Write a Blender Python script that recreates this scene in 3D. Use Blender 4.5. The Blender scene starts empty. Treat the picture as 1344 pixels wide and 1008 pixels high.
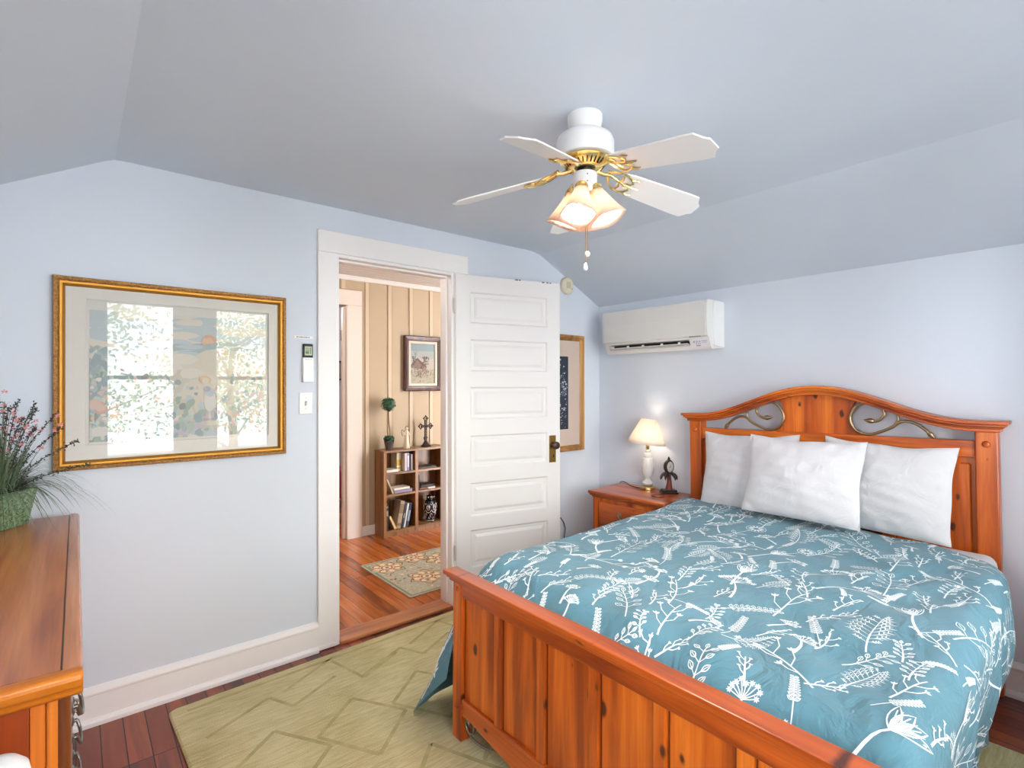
import bpy, math, random
import numpy as np
from mathutils import Vector, Matrix
random.seed(7); rng = np.random.default_rng(7)
scene = bpy.context.scene
COL = scene.collection
PI = math.pi

# ------------------------------------------------------------------ camera
YAW, PITCH, ROLL = (math.radians(a) for a in (50.1369, .1239, -.0955))
CAM = Vector((-3.353, -2.879, 1.45))
_F = Vector((math.cos(YAW)*math.cos(PITCH), math.sin(YAW)*math.cos(PITCH), math.sin(PITCH)))
_R = Vector((math.sin(YAW), -math.cos(YAW), 0)); _U = _R.cross(_F)
_c, _s = math.cos(ROLL), math.sin(ROLL)
_R, _U = _c*_R + _s*_U, -_s*_R + _c*_U
cam_d = bpy.data.cameras.new('camera'); cam = bpy.data.objects.new('camera', cam_d); COL.objects.link(cam)
cam_d.sensor_width = 36; cam_d.sensor_fit = 'HORIZONTAL'; cam_d.lens = 684.79*36/1344; cam_d.clip_start = .05
M = Matrix(((_R.x, _U.x, -_F.x, CAM.x), (_R.y, _U.y, -_F.y, CAM.y), (_R.z, _U.z, -_F.z, CAM.z), (0, 0, 0, 1)))
cam.matrix_world = M
scene.camera = cam

# ------------------------------------------------------------------ sky, daylight, exposure
SKY = 20.0
world = bpy.data.worlds.new('sky'); scene.world = world; world.use_nodes = True
_wn = world.node_tree.nodes; _wl = world.node_tree.links
_bg = _wn['Background']; _bg.inputs[0].default_value = (.955, .975, 1.0, 1); _bg.inputs[1].default_value = SKY
scene.view_settings.view_transform = 'Standard'
scene.view_settings.look = 'None'
scene.view_settings.gamma = 1
scene.view_settings.use_curve_mapping = False
scene.view_settings.exposure = 0.03
scene.cycles.use_denoising = True
scene.cycles.max_bounces = 12; scene.cycles.diffuse_bounces = 7; scene.cycles.glossy_bounces = 4
scene.cycles.transmission_bounces = 8; scene.cycles.transparent_max_bounces = 12
scene.cycles.caustics_reflective = False; scene.cycles.caustics_refractive = False
scene.cycles.sample_clamp_indirect = 6

REAR = -3.35; XLW = -3.87
_sd = bpy.data.lights.new('sun', 'SUN'); _sd.energy = 100; _sd.angle = .01; _sd.color = (1, .98, .95)
_so = bpy.data.objects.new('sun', _sd); _so.rotation_euler = (math.radians(-35), math.radians(-8), 0); _so.location = (0, 5, 10); COL.objects.link(_so)   # from behind the house: lights the yard, not the room
WINS = [(-3.166, -2.56), (-2.25, -1.68), (-1.25, -.65)]      # openings in the wall behind the camera; the third is added for fill light
WZ = (.73, 2.28)
LWIN = (-2.85, -2.2, 1.0, 1.78)                         # window opening in the left wall, beside the camera
def area(name, loc, rot, sx, sy, power, colr=(1, 1, 1), portal=False):
    l = bpy.data.lights.new(name, 'AREA'); l.shape = 'RECTANGLE'; l.size = sx; l.size_y = sy; l.energy = power; l.color = colr
    o = bpy.data.objects.new(name, l); o.location = loc; o.rotation_euler = rot; COL.objects.link(o)
    if portal: l.cycles.is_portal = True
    return o
for a, b in WINS:
    area('window_portal', ((a+b)/2, REAR-.16, sum(WZ)/2), (PI/2, 0, 0), b-a, WZ[1]-WZ[0], 1, portal=True)
area('window_portal', (XLW-.16, (LWIN[0]+LWIN[1])/2, (LWIN[2]+LWIN[3])/2), (0, -PI/2, 0), LWIN[3]-LWIN[2], LWIN[1]-LWIN[0], 1, portal=True)
def bulb_light(name, loc, power, colr=(1, .8, .58), r=.02):
    l = bpy.data.lights.new(name, 'POINT'); l.energy = power; l.color = colr; l.shadow_soft_size = r
    o = bpy.data.objects.new(name, l); o.location = loc; COL.objects.link(o); return o

# ------------------------------------------------------------------ helpers
def lin(h):
    h = h.lstrip('#'); v = [int(h[i:i+2], 16)/255 for i in (0, 2, 4)]
    return tuple((x/12.92 if x <= .04045 else ((x+.055)/1.055)**2.4) for x in v) + (1,)
class NT:
    def __init__(s, name):
        s.m = bpy.data.materials.new(name); s.m.use_nodes = True; s.t = s.m.node_tree; s.t.nodes.clear()
    def n(s, ty, **k):
        nd = s.t.nodes.new(ty)
        for a, v in k.items(): setattr(nd, a, v)
        return nd
    def l(s, a, b): s.t.links.new(a, b)
def creases(m, sc, st, ds, stretch=(1, 1, 1), dist=1.5):
    t = m.node_tree; p = next(n for n in t.nodes if n.type == 'BSDF_PRINCIPLED'); tc = t.nodes.new('ShaderNodeTexCoord'); mp = t.nodes.new('ShaderNodeMapping'); mp.inputs['Scale'].default_value = stretch; t.links.new(tc.outputs['Object'], mp.inputs[0])
    nz = t.nodes.new('ShaderNodeTexNoise'); nz.inputs['Scale'].default_value = sc; nz.inputs['Detail'].default_value = 4; nz.inputs['Distortion'].default_value = dist; t.links.new(mp.outputs[0], nz.inputs['Vector'])
    b = t.nodes.new('ShaderNodeBump'); b.inputs['Strength'].default_value = st; b.inputs['Distance'].default_value = ds; t.links.new(nz.outputs[0], b.inputs['Height'])
    old = p.inputs['Normal'].links[0].from_socket if p.inputs['Normal'].links else None
    if old: t.links.new(old, b.inputs['Normal'])
    t.links.new(b.outputs[0], p.inputs['Normal'])
def principled(name, colr, rough=.5, metal=0, bump=None, spec=.5, var=0, varscale=3, trans=0, ior=1.45, emit=None, emit_s=0, coat=0, sheen=0):
    N = NT(name); out = N.n('ShaderNodeOutputMaterial'); p = N.n('ShaderNodeBsdfPrincipled'); N.l(p.outputs[0], out.inputs[0])
    c = lin(colr) if isinstance(colr, str) else colr
    p.inputs['Base Color'].default_value = c; p.inputs['Roughness'].default_value = rough; p.inputs['Metallic'].default_value = metal
    p.inputs['Specular IOR Level'].default_value = spec; p.inputs['Transmission Weight'].default_value = trans; p.inputs['IOR'].default_value = ior
    p.inputs['Coat Weight'].default_value = coat; p.inputs['Sheen Weight'].default_value = sheen
    if emit: p.inputs['Emission Color'].default_value = lin(emit) if isinstance(emit, str) else emit; p.inputs['Emission Strength'].default_value = emit_s
    tc = N.n('ShaderNodeTexCoord')
    if var:
        nz = N.n('ShaderNodeTexNoise'); nz.inputs['Scale'].default_value = varscale; nz.inputs['Detail'].default_value = 5; N.l(tc.outputs['Object'], nz.inputs['Vector'])
        mr = N.n('ShaderNodeMapRange'); mr.inputs[1].default_value = .3; mr.inputs[2].default_value = .7; mr.inputs[3].default_value = 1-var; mr.inputs[4].default_value = 1+var
        N.l(nz.outputs[0], mr.inputs[0])
        mx = N.n('ShaderNodeVectorMath', operation='SCALE'); mx.inputs[0].default_value = c[:3]; N.l(mr.outputs[0], mx.inputs['Scale']); N.l(mx.outputs[0], p.inputs['Base Color'])
    if bump:
        sc, st, ds = bump
        nb = N.n('ShaderNodeTexNoise'); nb.inputs['Scale'].default_value = sc; nb.inputs['Detail'].default_value = 3; N.l(tc.outputs['Object'], nb.inputs['Vector'])
        b = N.n('ShaderNodeBump'); b.inputs['Strength'].default_value = st; b.inputs['Distance'].default_value = ds
        N.l(nb.outputs[0], b.inputs['Height']); N.l(b.outputs[0], p.inputs['Normal'])
    return N.m
def wood(name, light, mid, dark, axis='z', rough=.35, knots=1.0, grain=1.0, coat=.15, knot_col='#4a1d0c', ks=1.0, randw=.5, depth='x'):
    N = NT(name); out = N.n('ShaderNodeOutputMaterial'); p = N.n('ShaderNodeBsdfPrincipled'); N.l(p.outputs[0], out.inputs[0])
    p.inputs['Roughness'].default_value = rough; p.inputs['Coat Weight'].default_value = coat; p.inputs['Coat Roughness'].default_value = .25
    tc = N.n('ShaderNodeTexCoord'); oi = N.n('ShaderNodeObjectInfo')
    add = N.n('ShaderNodeVectorMath', operation='ADD'); sc = N.n('ShaderNodeVectorMath', operation='SCALE'); cmb = N.n('ShaderNodeCombineXYZ')
    for i in range(3): N.l(oi.outputs['Random'], cmb.inputs[i])
    N.l(cmb.outputs[0], sc.inputs[0]); sc.inputs['Scale'].default_value = 13.7
    N.l(tc.outputs['Object'], add.inputs[0]); N.l(sc.outputs[0], add.inputs[1])
    def mapped(along, across, flat=False):
        mp = N.n('ShaderNodeMapping'); v = [across]*3; v['xyz'.index(axis)] = along
        if flat: v['xyz'.index(depth)] = .02
        mp.inputs['Scale'].default_value = v; N.l(add.outputs[0], mp.inputs[0]); return mp.outputs[0]
    n1 = N.n('ShaderNodeTexNoise'); n1.inputs['Scale'].default_value = 1; n1.inputs['Detail'].default_value = 6; n1.inputs['Distortion'].default_value = .6
    N.l(mapped(1.1, 14), n1.inputs['Vector'])
    n2 = N.n('ShaderNodeTexNoise'); n2.inputs['Scale'].default_value = 1; n2.inputs['Detail'].default_value = 4; N.l(mapped(4, 150), n2.inputs['Vector'])
    r = N.n('ShaderNodeValToRGB'); cr = r.color_ramp; cr.elements[0].position = .34; cr.elements[0].color = lin(dark); cr.elements[1].position = .68; cr.elements[1].color = lin(light)
    e = cr.elements.new(.5); e.color = lin(mid)
    mrnd = N.n('ShaderNodeMath', operation='MULTIPLY_ADD'); mrnd.inputs[1].default_value = .16*randw; mrnd.inputs[2].default_value = -.08*randw; N.l(oi.outputs['Random'], mrnd.inputs[0])
    ad = N.n('ShaderNodeMath', operation='ADD'); N.l(n1.outputs[0], ad.inputs[0]); N.l(mrnd.outputs[0], ad.inputs[1]); N.l(ad.outputs[0], r.inputs[0])
    mr = N.n('ShaderNodeMapRange'); mr.inputs[1].default_value = .3; mr.inputs[2].default_value = .7; mr.inputs[3].default_value = 1-.13*grain; mr.inputs[4].default_value = 1+.1*grain; N.l(n2.outputs[0], mr.inputs[0])
    g = N.n('ShaderNodeVectorMath', operation='SCALE'); N.l(r.outputs[0], g.inputs[0]); N.l(mr.outputs[0], g.inputs['Scale'])
    col = g.outputs[0]
    if knots:
        vo = N.n('ShaderNodeTexVoronoi'); vo.inputs['Scale'].default_value = 1; vo.voronoi_dimensions = '2D'
        sx = N.n('ShaderNodeSeparateXYZ'); N.l(mapped(4.4*ks, 8.5*ks), sx.inputs[0]); cx = N.n('ShaderNodeCombineXYZ')
        for i_, k_ in enumerate([k for k in range(3) if 'xyz'[k] != depth]): N.l(sx.outputs[k_], cx.inputs[i_])
        N.l(cx.outputs[0], vo.inputs['Vector'])
        nd = N.n('ShaderNodeTexNoise'); nd.inputs['Scale'].default_value = 30; N.l(add.outputs[0], nd.inputs['Vector'])
        wob = N.n('ShaderNodeMath', operation='MULTIPLY_ADD'); wob.inputs[1].default_value = .08; N.l(nd.outputs[0], wob.inputs[0]); N.l(vo.outputs['Distance'], wob.inputs[2])
        sep = N.n('ShaderNodeSeparateColor'); N.l(vo.outputs['Color'], sep.inputs[0])
        thr = N.n('ShaderNodeMath', operation='MULTIPLY_ADD'); thr.inputs[1].default_value = .19*knots; thr.inputs[2].default_value = -.035; N.l(sep.outputs[0], thr.inputs[0])
        dv = N.n('ShaderNodeMath', operation='SUBTRACT'); N.l(thr.outputs[0], dv.inputs[0]); N.l(wob.outputs[0], dv.inputs[1])
        ms = N.n('ShaderNodeMapRange'); ms.inputs[1].default_value = -.035; ms.inputs[2].default_value = .02; N.l(dv.outputs[0], ms.inputs[0])
        mx = N.n('ShaderNodeMix', data_type='RGBA'); mx.inputs[7].default_value = lin(knot_col); N.l(ms.outputs[0], mx.inputs[0]); N.l(col, mx.inputs[6]); col = mx.outputs[2]
    N.l(col, p.inputs['Base Color'])
    b = N.n('ShaderNodeBump'); b.inputs['Strength'].default_value = .12; b.inputs['Distance'].default_value = .002; N.l(n2.outputs[0], b.inputs['Height']); N.l(b.outputs[0], p.inputs['Normal'])
    return N.m
def plank_floor(name, cols, w, length, gap, rough=.3):
    N = NT(name); out = N.n('ShaderNodeOutputMaterial'); p = N.n('ShaderNodeBsdfPrincipled'); N.l(p.outputs[0], out.inputs[0]); p.inputs['Roughness'].default_value = rough
    tc = N.n('ShaderNodeTexCoord'); sp = N.n('ShaderNodeSeparateXYZ'); N.l(tc.outputs['Object'], sp.inputs[0])
    cb = N.n('ShaderNodeCombineXYZ'); N.l(sp.outputs[1], cb.inputs[0]); N.l(sp.outputs[0], cb.inputs[1])
    def brick(seed_off):
        br = N.n('ShaderNodeTexBrick'); br.offset = .37; br.offset_frequency = 1; br.squash = 1
        br.inputs['Scale'].default_value = 1; br.inputs['Brick Width'].default_value = length; br.inputs['Row Height'].default_value = w
        br.inputs['Mortar Size'].default_value = gap; br.inputs['Mortar Smooth'].default_value = .1
        br.inputs['Color1'].default_value = (0, 0, 0, 1); br.inputs['Color2'].default_value = (1, 1, 1, 1); br.inputs['Mortar'].default_value = (.5, .5, .5, 1)
        N.l(cb.outputs[0], br.inputs['Vector']); return br
    br = brick(0)
    r = N.n('ShaderNodeValToRGB'); cr = r.color_ramp; cr.interpolation = 'LINEAR'
    cr.elements[0].color = lin(cols[0]); cr.elements[-1].color = lin(cols[-1])
    for i, c in enumerate(cols[1:-1]): e = cr.elements.new((i+1)/(len(cols)-1)); e.color = lin(c)
    mp = N.n('ShaderNodeMapping'); mp.inputs['Scale'].default_value = (22, 2.0, 1); N.l(tc.outputs['Object'], mp.inputs[0])
    nz = N.n('ShaderNodeTexNoise'); nz.inputs['Detail'].default_value = 7; nz.inputs['Distortion'].default_value = .5; N.l(mp.outputs[0], nz.inputs['Vector']); nz.inputs['Scale'].default_value = 1
    nl = N.n('ShaderNodeTexNoise'); nl.inputs['Scale'].default_value = 2.2; nl.inputs['Detail'].default_value = 3; N.l(tc.outputs['Object'], nl.inputs['Vector'])
    m1 = N.n('ShaderNodeMath', operation='MULTIPLY_ADD'); m1.inputs[1].default_value = .9; m1.inputs[2].default_value = -.42; N.l(nz.outputs[0], m1.inputs[0])
    m2 = N.n('ShaderNodeMath', operation='ADD'); N.l(br.outputs[0], m2.inputs[0]); N.l(m1.outputs[0], m2.inputs[1])
    N.l(m2.outputs[0], r.inputs[0])
    ms = N.n('ShaderNodeMapRange'); ms.inputs[1].default_value = .3; ms.inputs[2].default_value = .7; ms.inputs[3].default_value = .8; ms.inputs[4].default_value = 1.15; N.l(nl.outputs[0], ms.inputs[0])
    g = N.n('ShaderNodeVectorMath', operation='SCALE'); N.l(r.outputs[0], g.inputs[0]); N.l(ms.outputs[0], g.inputs['Scale'])
    mx = N.n('ShaderNodeMix', data_type='RGBA'); mx.inputs[7].default_value = lin('#1a0c08'); N.l(br.outputs['Fac'], mx.inputs[0]); N.l(g.outputs[0], mx.inputs[6])
    N.l(mx.outputs[2], p.inputs['Base Color'])
    b = N.n('ShaderNodeBump'); b.inputs['Strength'].default_value = .3; b.inputs['Distance'].default_value = .002; b.invert = True; N.l(br.outputs['Fac'], b.inputs['Height']); N.l(b.outputs[0], p.inputs['Normal'])
    return N.m
def clear_glass(name, tint=(1, 1, 1, 1), ior=1.5, rough=0.0):
    N = NT(name); out = N.n('ShaderNodeOutputMaterial'); t = N.n('ShaderNodeBsdfTransparent'); t.inputs[0].default_value = tint
    g = N.n('ShaderNodeBsdfGlossy'); g.inputs['Roughness'].default_value = rough; f = N.n('ShaderNodeFresnel'); f.inputs[0].default_value = ior
    mx = N.n('ShaderNodeMixShader'); N.l(f.outputs[0], mx.inputs[0]); N.l(t.outputs[0], mx.inputs[1]); N.l(g.outputs[0], mx.inputs[2]); N.l(mx.outputs[0], out.inputs[0])
    return N.m
def translucent(name, colr, mixf=.5, emit=0, emit_col=None):
    N = NT(name); out = N.n('ShaderNodeOutputMaterial'); c = lin(colr)
    d = N.n('ShaderNodeBsdfDiffuse'); d.inputs[0].default_value = c; t = N.n('ShaderNodeBsdfTranslucent'); t.inputs[0].default_value = c
    mx = N.n('ShaderNodeMixShader'); mx.inputs[0].default_value = mixf; N.l(d.outputs[0], mx.inputs[1]); N.l(t.outputs[0], mx.inputs[2]); N.l(mx.outputs[0], out.inputs[0])
    return N.m

class MB:
    def __init__(s): s.v = []; s.f = []; s.mi = []; s.m = 0
    def add(s, vs, fs):
        o = len(s.v); s.v += [tuple(v) for v in vs]
        for f in fs: s.f.append(tuple(i+o for i in f)); s.mi.append(s.m)
    def box(s, x0, x1, y0, y1, z0, z1):
        x0, x1 = min(x0, x1), max(x0, x1); y0, y1 = min(y0, y1), max(y0, y1); z0, z1 = min(z0, z1), max(z0, z1)
        s.add([(x0,y0,z0),(x1,y0,z0),(x1,y1,z0),(x0,y1,z0),(x0,y0,z1),(x1,y0,z1),(x1,y1,z1),(x0,y1,z1)],
              [(0,3,2,1),(4,5,6,7),(0,1,5,4),(1,2,6,5),(2,3,7,6),(3,0,4,7)]); return s
    def obox(s, c, ax, ay, az):
        c = Vector(c); ax, ay, az = Vector(ax), Vector(ay), Vector(az)
        vs = [c+sx*ax+sy*ay+sz*az for sz in (-1, 1) for sx, sy in ((-1,-1),(1,-1),(1,1),(-1,1))]
        s.add(vs, [(0,3,2,1),(4,5,6,7),(0,1,5,4),(1,2,6,5),(2,3,7,6),(3,0,4,7)]); return s
    def lathe(s, prof, c=(0, 0, 0), n=24, mat=None, cap=True, mod=None):
        vs = []; N_ = len(prof)
        for (r, z) in prof:
            for k in range(n):
                t = 2*PI*k/n; rr = r*(mod(t, z) if mod else 1)
                vs.append(Vector((rr*math.cos(t), rr*math.sin(t), z)))
        if mat is not None: vs = [mat @ v for v in vs]
        vs = [v+Vector(c) for v in vs]
        fs = [(i*n+k, i*n+(k+1) % n, (i+1)*n+(k+1) % n, (i+1)*n+k) for i in range(N_-1) for k in range(n)]
        if cap:
            if prof[0][0] > 1e-5: fs.append(tuple(reversed(range(n))))
            if prof[-1][0] > 1e-5: fs.append(tuple((N_-1)*n+k for k in range(n)))
        s.add(vs, fs); return s
    def tube(s, pts, r, n=8, cap=True):
        pts = [Vector(p) for p in pts]; rs = r if isinstance(r, (list, tuple)) else [r]*len(pts)
        T = []
        for i in range(len(pts)):
            d = pts[min(i+1, len(pts)-1)]-pts[max(i-1, 0)]; T.append(d.normalized() if d.length > 1e-9 else Vector((0, 0, 1)))
        up = Vector((0, 0, 1)) if abs(T[0].z) < .9 else Vector((1, 0, 0)); A = T[0].cross(up).normalized(); vs = []
        for p, t, rr in zip(pts, T, rs):
            A = (A-t*A.dot(t)); A = A.normalized() if A.length > 1e-6 else t.orthogonal().normalized(); B_ = t.cross(A)
            vs += [p+rr*(math.cos(2*PI*k/n)*A+math.sin(2*PI*k/n)*B_) for k in range(n)]
        m_ = len(pts); fs = [(i*n+k, i*n+(k+1) % n, (i+1)*n+(k+1) % n, (i+1)*n+k) for i in range(m_-1) for k in range(n)]
        if cap: fs += [tuple(reversed(range(n))), tuple((m_-1)*n+k for k in range(n))]
        s.add(vs, fs); return s
    def prism(s, poly, a, b, axis='y'):
        n = len(poly)
        def P(u, v, w): return {'x': (w, u, v), 'y': (u, w, v), 'z': (u, v, w)}[axis]
        vs = [P(u, v, a) for u, v in poly]+[P(u, v, b) for u, v in poly]
        s.add(vs, [tuple(reversed(range(n))), tuple(range(n, 2*n))]+[(i, (i+1) % n, n+(i+1) % n, n+i) for i in range(n)]); return s
    def ball(s, c, r, n=12, m=8, sq=(1, 1, 1)):
        prof = [(max(r*math.sin(PI*i/m), 1e-6), -r*math.cos(PI*i/m)) for i in range(m+1)]
        s.lathe(prof, c, n, Matrix.Diagonal((sq[0], sq[1], sq[2])), cap=False); return s
    def grid(s, fn, nu, nv, wrap=False):
        vs = [fn(i/nu, j/nv) for i in range(nu+1) for j in range(nv+1)]
        s.add(vs, [(i*(nv+1)+j, (i+1)*(nv+1)+j, (i+1)*(nv+1)+j+1, i*(nv+1)+j+1) for i in range(nu) for j in range(nv)]); return s
    def xf(s, Mx, start=0):
        for i in range(start, len(s.v)): s.v[i] = tuple(Mx @ Vector(s.v[i]))
        return s
    def build(s, name, mats, parent=None, smooth=None, bevel=0, seg=2, label=None, solid=0, fix=True):
        me = bpy.data.meshes.new(name); org = ORG.get(parent.name, Vector()) if parent else Vector()
        me.from_pydata([tuple(Vector(v)-org) for v in s.v], [], s.f)
        mats = mats if isinstance(mats, (list, tuple)) else [mats]
        for m_ in mats: me.materials.append(m_)
        if len(mats) > 1: me.polygons.foreach_set('material_index', s.mi)
        if fix:
            import bmesh
            b = bmesh.new(); b.from_mesh(me); bmesh.ops.recalc_face_normals(b, faces=b.faces); b.to_mesh(me); b.free()
        if smooth is not None:
            me.polygons.foreach_set('use_smooth', [True]*len(me.polygons))
            me.set_sharp_from_angle(angle=math.radians(smooth))
        me.update()
        o = bpy.data.objects.new(name, me); COL.objects.link(o)
        if parent: o.parent = parent; ORG[o.name] = org
        if bevel:
            bv = o.modifiers.new('edge', 'BEVEL'); bv.width = bevel; bv.segments = seg; bv.limit_method = 'ANGLE'; bv.angle_limit = math.radians(40); bv.harden_normals = False
        if solid:
            so = o.modifiers.new('thick', 'SOLIDIFY'); so.thickness = solid; so.offset = 0
        if label: o['label'] = label
        return o
ORG = {}
def thing(name, label, cat, loc, group=None):
    o = bpy.data.objects.new(name, None); COL.objects.link(o); o.location = loc; o.empty_display_size = .1
    o['label'] = label; o['category'] = cat
    if group: o['group'] = group
    ORG[o.name] = Vector(loc); return o
def tag(o, label, cat, group=None):
    o['label'] = label; o['category'] = cat
    if group: o['group'] = group
    return o
def struct(o, label=None):
    o['kind'] = 'structure'
    if label: o['label'] = label
    return o
def sempty(name, loc=(0, 0, 0)):
    o = bpy.data.objects.new(name, None); COL.objects.link(o); o.location = loc; o['kind'] = 'structure'; ORG[o.name] = Vector(loc); return o
def frame_mb(mb, x0, x1, z0, z1, prof, place):
    """picture-frame moulding: prof = list of (inset, depth); place(u, z, d) -> point"""
    n = len(prof); vs = []
    for (ins, d) in prof:
        for u, z in ((x0+ins, z0+ins), (x1-ins, z0+ins), (x1-ins, z1-ins), (x0+ins, z1-ins)): vs.append(place(u, z, d))
    fs = [(i*4+k, i*4+(k+1) % 4, (i+1)*4+(k+1) % 4, (i+1)*4+k) for i in range(n-1) for k in range(4)]
    mb.add(vs, fs); return mb
def sstep(a, b, x):
    t = np.clip((x-a)/(b-a), 0, 1); return t*t*(3-2*t)

# ------------------------------------------------------------------ materials
m_wall = principled('wall_paint', '#d6dce5', .75, bump=(160, .05, .001), spec=.3)
m_ceil = principled('ceiling_paint', '#cdd5df', .75, bump=(60, .05, .002), spec=.3)
m_white = principled('white_gloss_paint', '#e6e2e0', .35, bump=(90, .04, .001))
m_trimw = principled('white_trim_paint', '#f2efed', .4, bump=(120, .05, .001))
m_floor = plank_floor('old_red_floor_boards', ['#4c281f', '#74382a', '#86422f', '#9c5034', '#5c3430'], .078, 1.1, .0022, .3)
m_floorh = plank_floor('hall_floor_boards', ['#7d3c14', '#b05c20', '#c06c2c', '#a4501c', '#ca7a3a'], .088, 1.4, .0018, .22)
m_thresh = wood('threshold_oak', '#cb8a58', '#b47044', '#8d4c28', 'x', .35, 0)
PINE = ('#d87420', '#bc5610', '#883406')
m_pz = wood('pine_upright', *PINE, axis='z', knots=1.0)
m_py = wood('pine_crosswise', *PINE, axis='y', knots=.7)
m_px = wood('pine_lengthwise', *PINE, axis='x', knots=.7)
RPINE = ('#cc6424', '#b24f14', '#82310a')
m_ry = wood('red_pine_crosswise', *RPINE, axis='y', knots=.8, rough=.28, coat=.3)
m_rytop = wood('red_pine_tabletop', *RPINE, axis='y', knots=.4, rough=.28, coat=.3, depth='z')
m_rx = wood('red_pine_lengthwise', *RPINE, axis='x', knots=.6, rough=.28, coat=.3)
m_dtop = wood('dresser_top_pine', '#cc7e42', '#bc6a30', '#98481a', 'y', .28, .55, coat=.35, knot_col='#7a3a16', depth='z')
m_dedge = wood('dresser_edge_pine', '#d98a2e', '#c8741c', '#a4540e', 'x', .3, .3)
m_dend = wood('dresser_end_pine', '#d77a24', '#c0621a', '#9a4410', 'z', .35, .3)
m_dendr = wood('dresser_end_panel_pine', '#c9601e', '#b04c14', '#8c360c', 'z', .35, .4)
m_book = wood('bookcase_wood', '#9a6c40', '#865a32', '#664322', 'z', .45, .2, grain=.8)
m_bookx = wood('bookcase_shelf_wood', '#a07446', '#8a6036', '#6a4624', 'x', .45, .2, grain=.8)
m_iron = principled('bronzed_iron', '#a08a68', .3, .85)
m_pewter = principled('pewter_pull', '#8d8c88', .3, .95)
m_brass = principled('polished_brass', '#e8d090', .22, 1.0)
m_brassd = principled('aged_brass', '#8a6a34', .35, .9)
m_dark = principled('dark_metal', '#241f1c', .45, .6)
m_black = principled('black_plastic', '#0d0d0e', .5)
m_plastic = principled('white_plastic', '#e4e2de', .35)
m_plasticw = principled('bright_white_plastic', '#eeeeec', .3)
m_fanw = principled('white_enamel', '#ecebe9', .3)
m_duvet = principled('teal_cotton', '#557f8d', .85, bump=(420, .12, .001), spec=.2, sheen=.15, var=.05, varscale=6)
m_print = principled('white_print', '#e6eef0', .85, spec=.2)
m_linen = principled('white_linen', '#d6d4d6', .9, bump=(500, .1, .001), spec=.15, sheen=.1)
creases(m_duvet, 7, .55, .03, (1.0, 1.6, 1.3), 1.6); creases(m_print, 7, .55, .03, (1.0, 1.6, 1.3), 1.6); creases(m_linen, 8, .4, .02, (1, 1.2, 1), 1.2)
m_bulb = principled('lit_bulb', '#fff2dc', .4, emit=(1, .82, .6, 1), emit_s=6)
m_fanshade = translucent('frosted_shade_glass', '#f6e2d2', .68)
m_lampshade = translucent('lamp_shade_fabric', '#f3eadf', .5)
m_crystal = principled('cut_crystal', '#fdfbf6', .15, trans=.3, ior=1.4)
m_pglass2 = clear_glass('thin_picture_glass', ior=1.42)
m_pglass = clear_glass('picture_glass', ior=1.56)
m_wglass = clear_glass('window_glass', ior=1.3)
m_hallwall = principled('beige_board_paint', '#b8a489', .6, bump=(40, .1, .002), var=.04, varscale=2)
m_batten = principled('pale_batten_paint', '#ccb99f', .6)
m_gap = principled('board_gap', '#8a7350', .8)
m_hallceil = principled('hall_ceiling_paint', '#d6d1cc', .6)

# ------------------------------------------------------------------ room shell
ZC, ZK, XK, XL, XLK = 2.446, 2.101, -.68, -3.87, -3.222
ZLK = ZC-(XLK-XL)*.555
def wall_holes(mb, a0, a1, z0, z1, holes, w0, w1, axis):
    """wall slab between plane w0 and w1, running a0..a1 along axis, with rectangular holes"""
    cuts = sorted({a0, a1, *[h[0] for h in holes], *[h[1] for h in holes]})
    for p, q in zip(cuts[:-1], cuts[1:]):
        hs = sorted([h for h in holes if h[0] < (p+q)/2 < h[1]], key=lambda h: h[2]); z = z0
        for h in hs:
            if h[2] > z: _slab(mb, p, q, z, h[2], w0, w1, axis)
            z = h[3]
        if z < z1: _slab(mb, p, q, z, z1, w0, w1, axis)
def _slab(mb, p, q, za, zb, w0, w1, axis):
    if axis == 'x': mb.box(p, q, w0, w1, za, zb)
    else: mb.box(w0, w1, p, q, za, zb)
DX0, DX1, DZ = -2.239, -1.455, 2.186                  # doorway
mb = MB(); wall_holes(mb, XL-.1, .12, -.05, 2.62, [(DX0, DX1, -.06, DZ)], 0, .12, 'x'); struct(mb.build('wall_back', m_wall), 'pale blue bedroom wall holding the doorway')
mb = MB(); wall_holes(mb, XL-.1, .12, -.05, 2.62, [(a, b, *WZ) for a, b in WINS], REAR-.14, REAR, 'x'); struct(mb.build('wall_front', m_wall), 'pale blue wall with the windows, behind the camera')
struct(MB().box(0, .12, REAR-.14, .0, -.05, 2.3).build('wall_right', m_wall), 'pale blue wall behind the bed')
mb = MB(); wall_holes(mb, REAR-.14, 0, -.05, 2.3, [LWIN], XL-.1, XL, 'y'); struct(mb.build('wall_left', m_wall), 'pale blue wall behind the dresser')
# ceiling: flat centre, a slope each side (soft crease)
prof = [(XL-.02, ZLK-.011), (XLK-.03, ZC-.014), (XLK, ZC-.003), (XLK+.04, ZC)]
prof += [(XK-.10, ZC), (XK-.05, ZC-.004), (XK, ZC-.014), (XK+.06, ZC-.040), (.02, ZK-.011)]
top = [(x, z+.08) for x, z in reversed(prof)]
struct(MB().prism(prof+top, REAR-.1, .001, 'y').build('ceiling', m_ceil, smooth=12), 'grey blue attic ceiling with sloped sides')
struct(MB().box(XL-.1, .12, REAR-.14, .0, -.08, 0).build('floor', m_floor), 'dark red brown bedroom floorboards')
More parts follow.
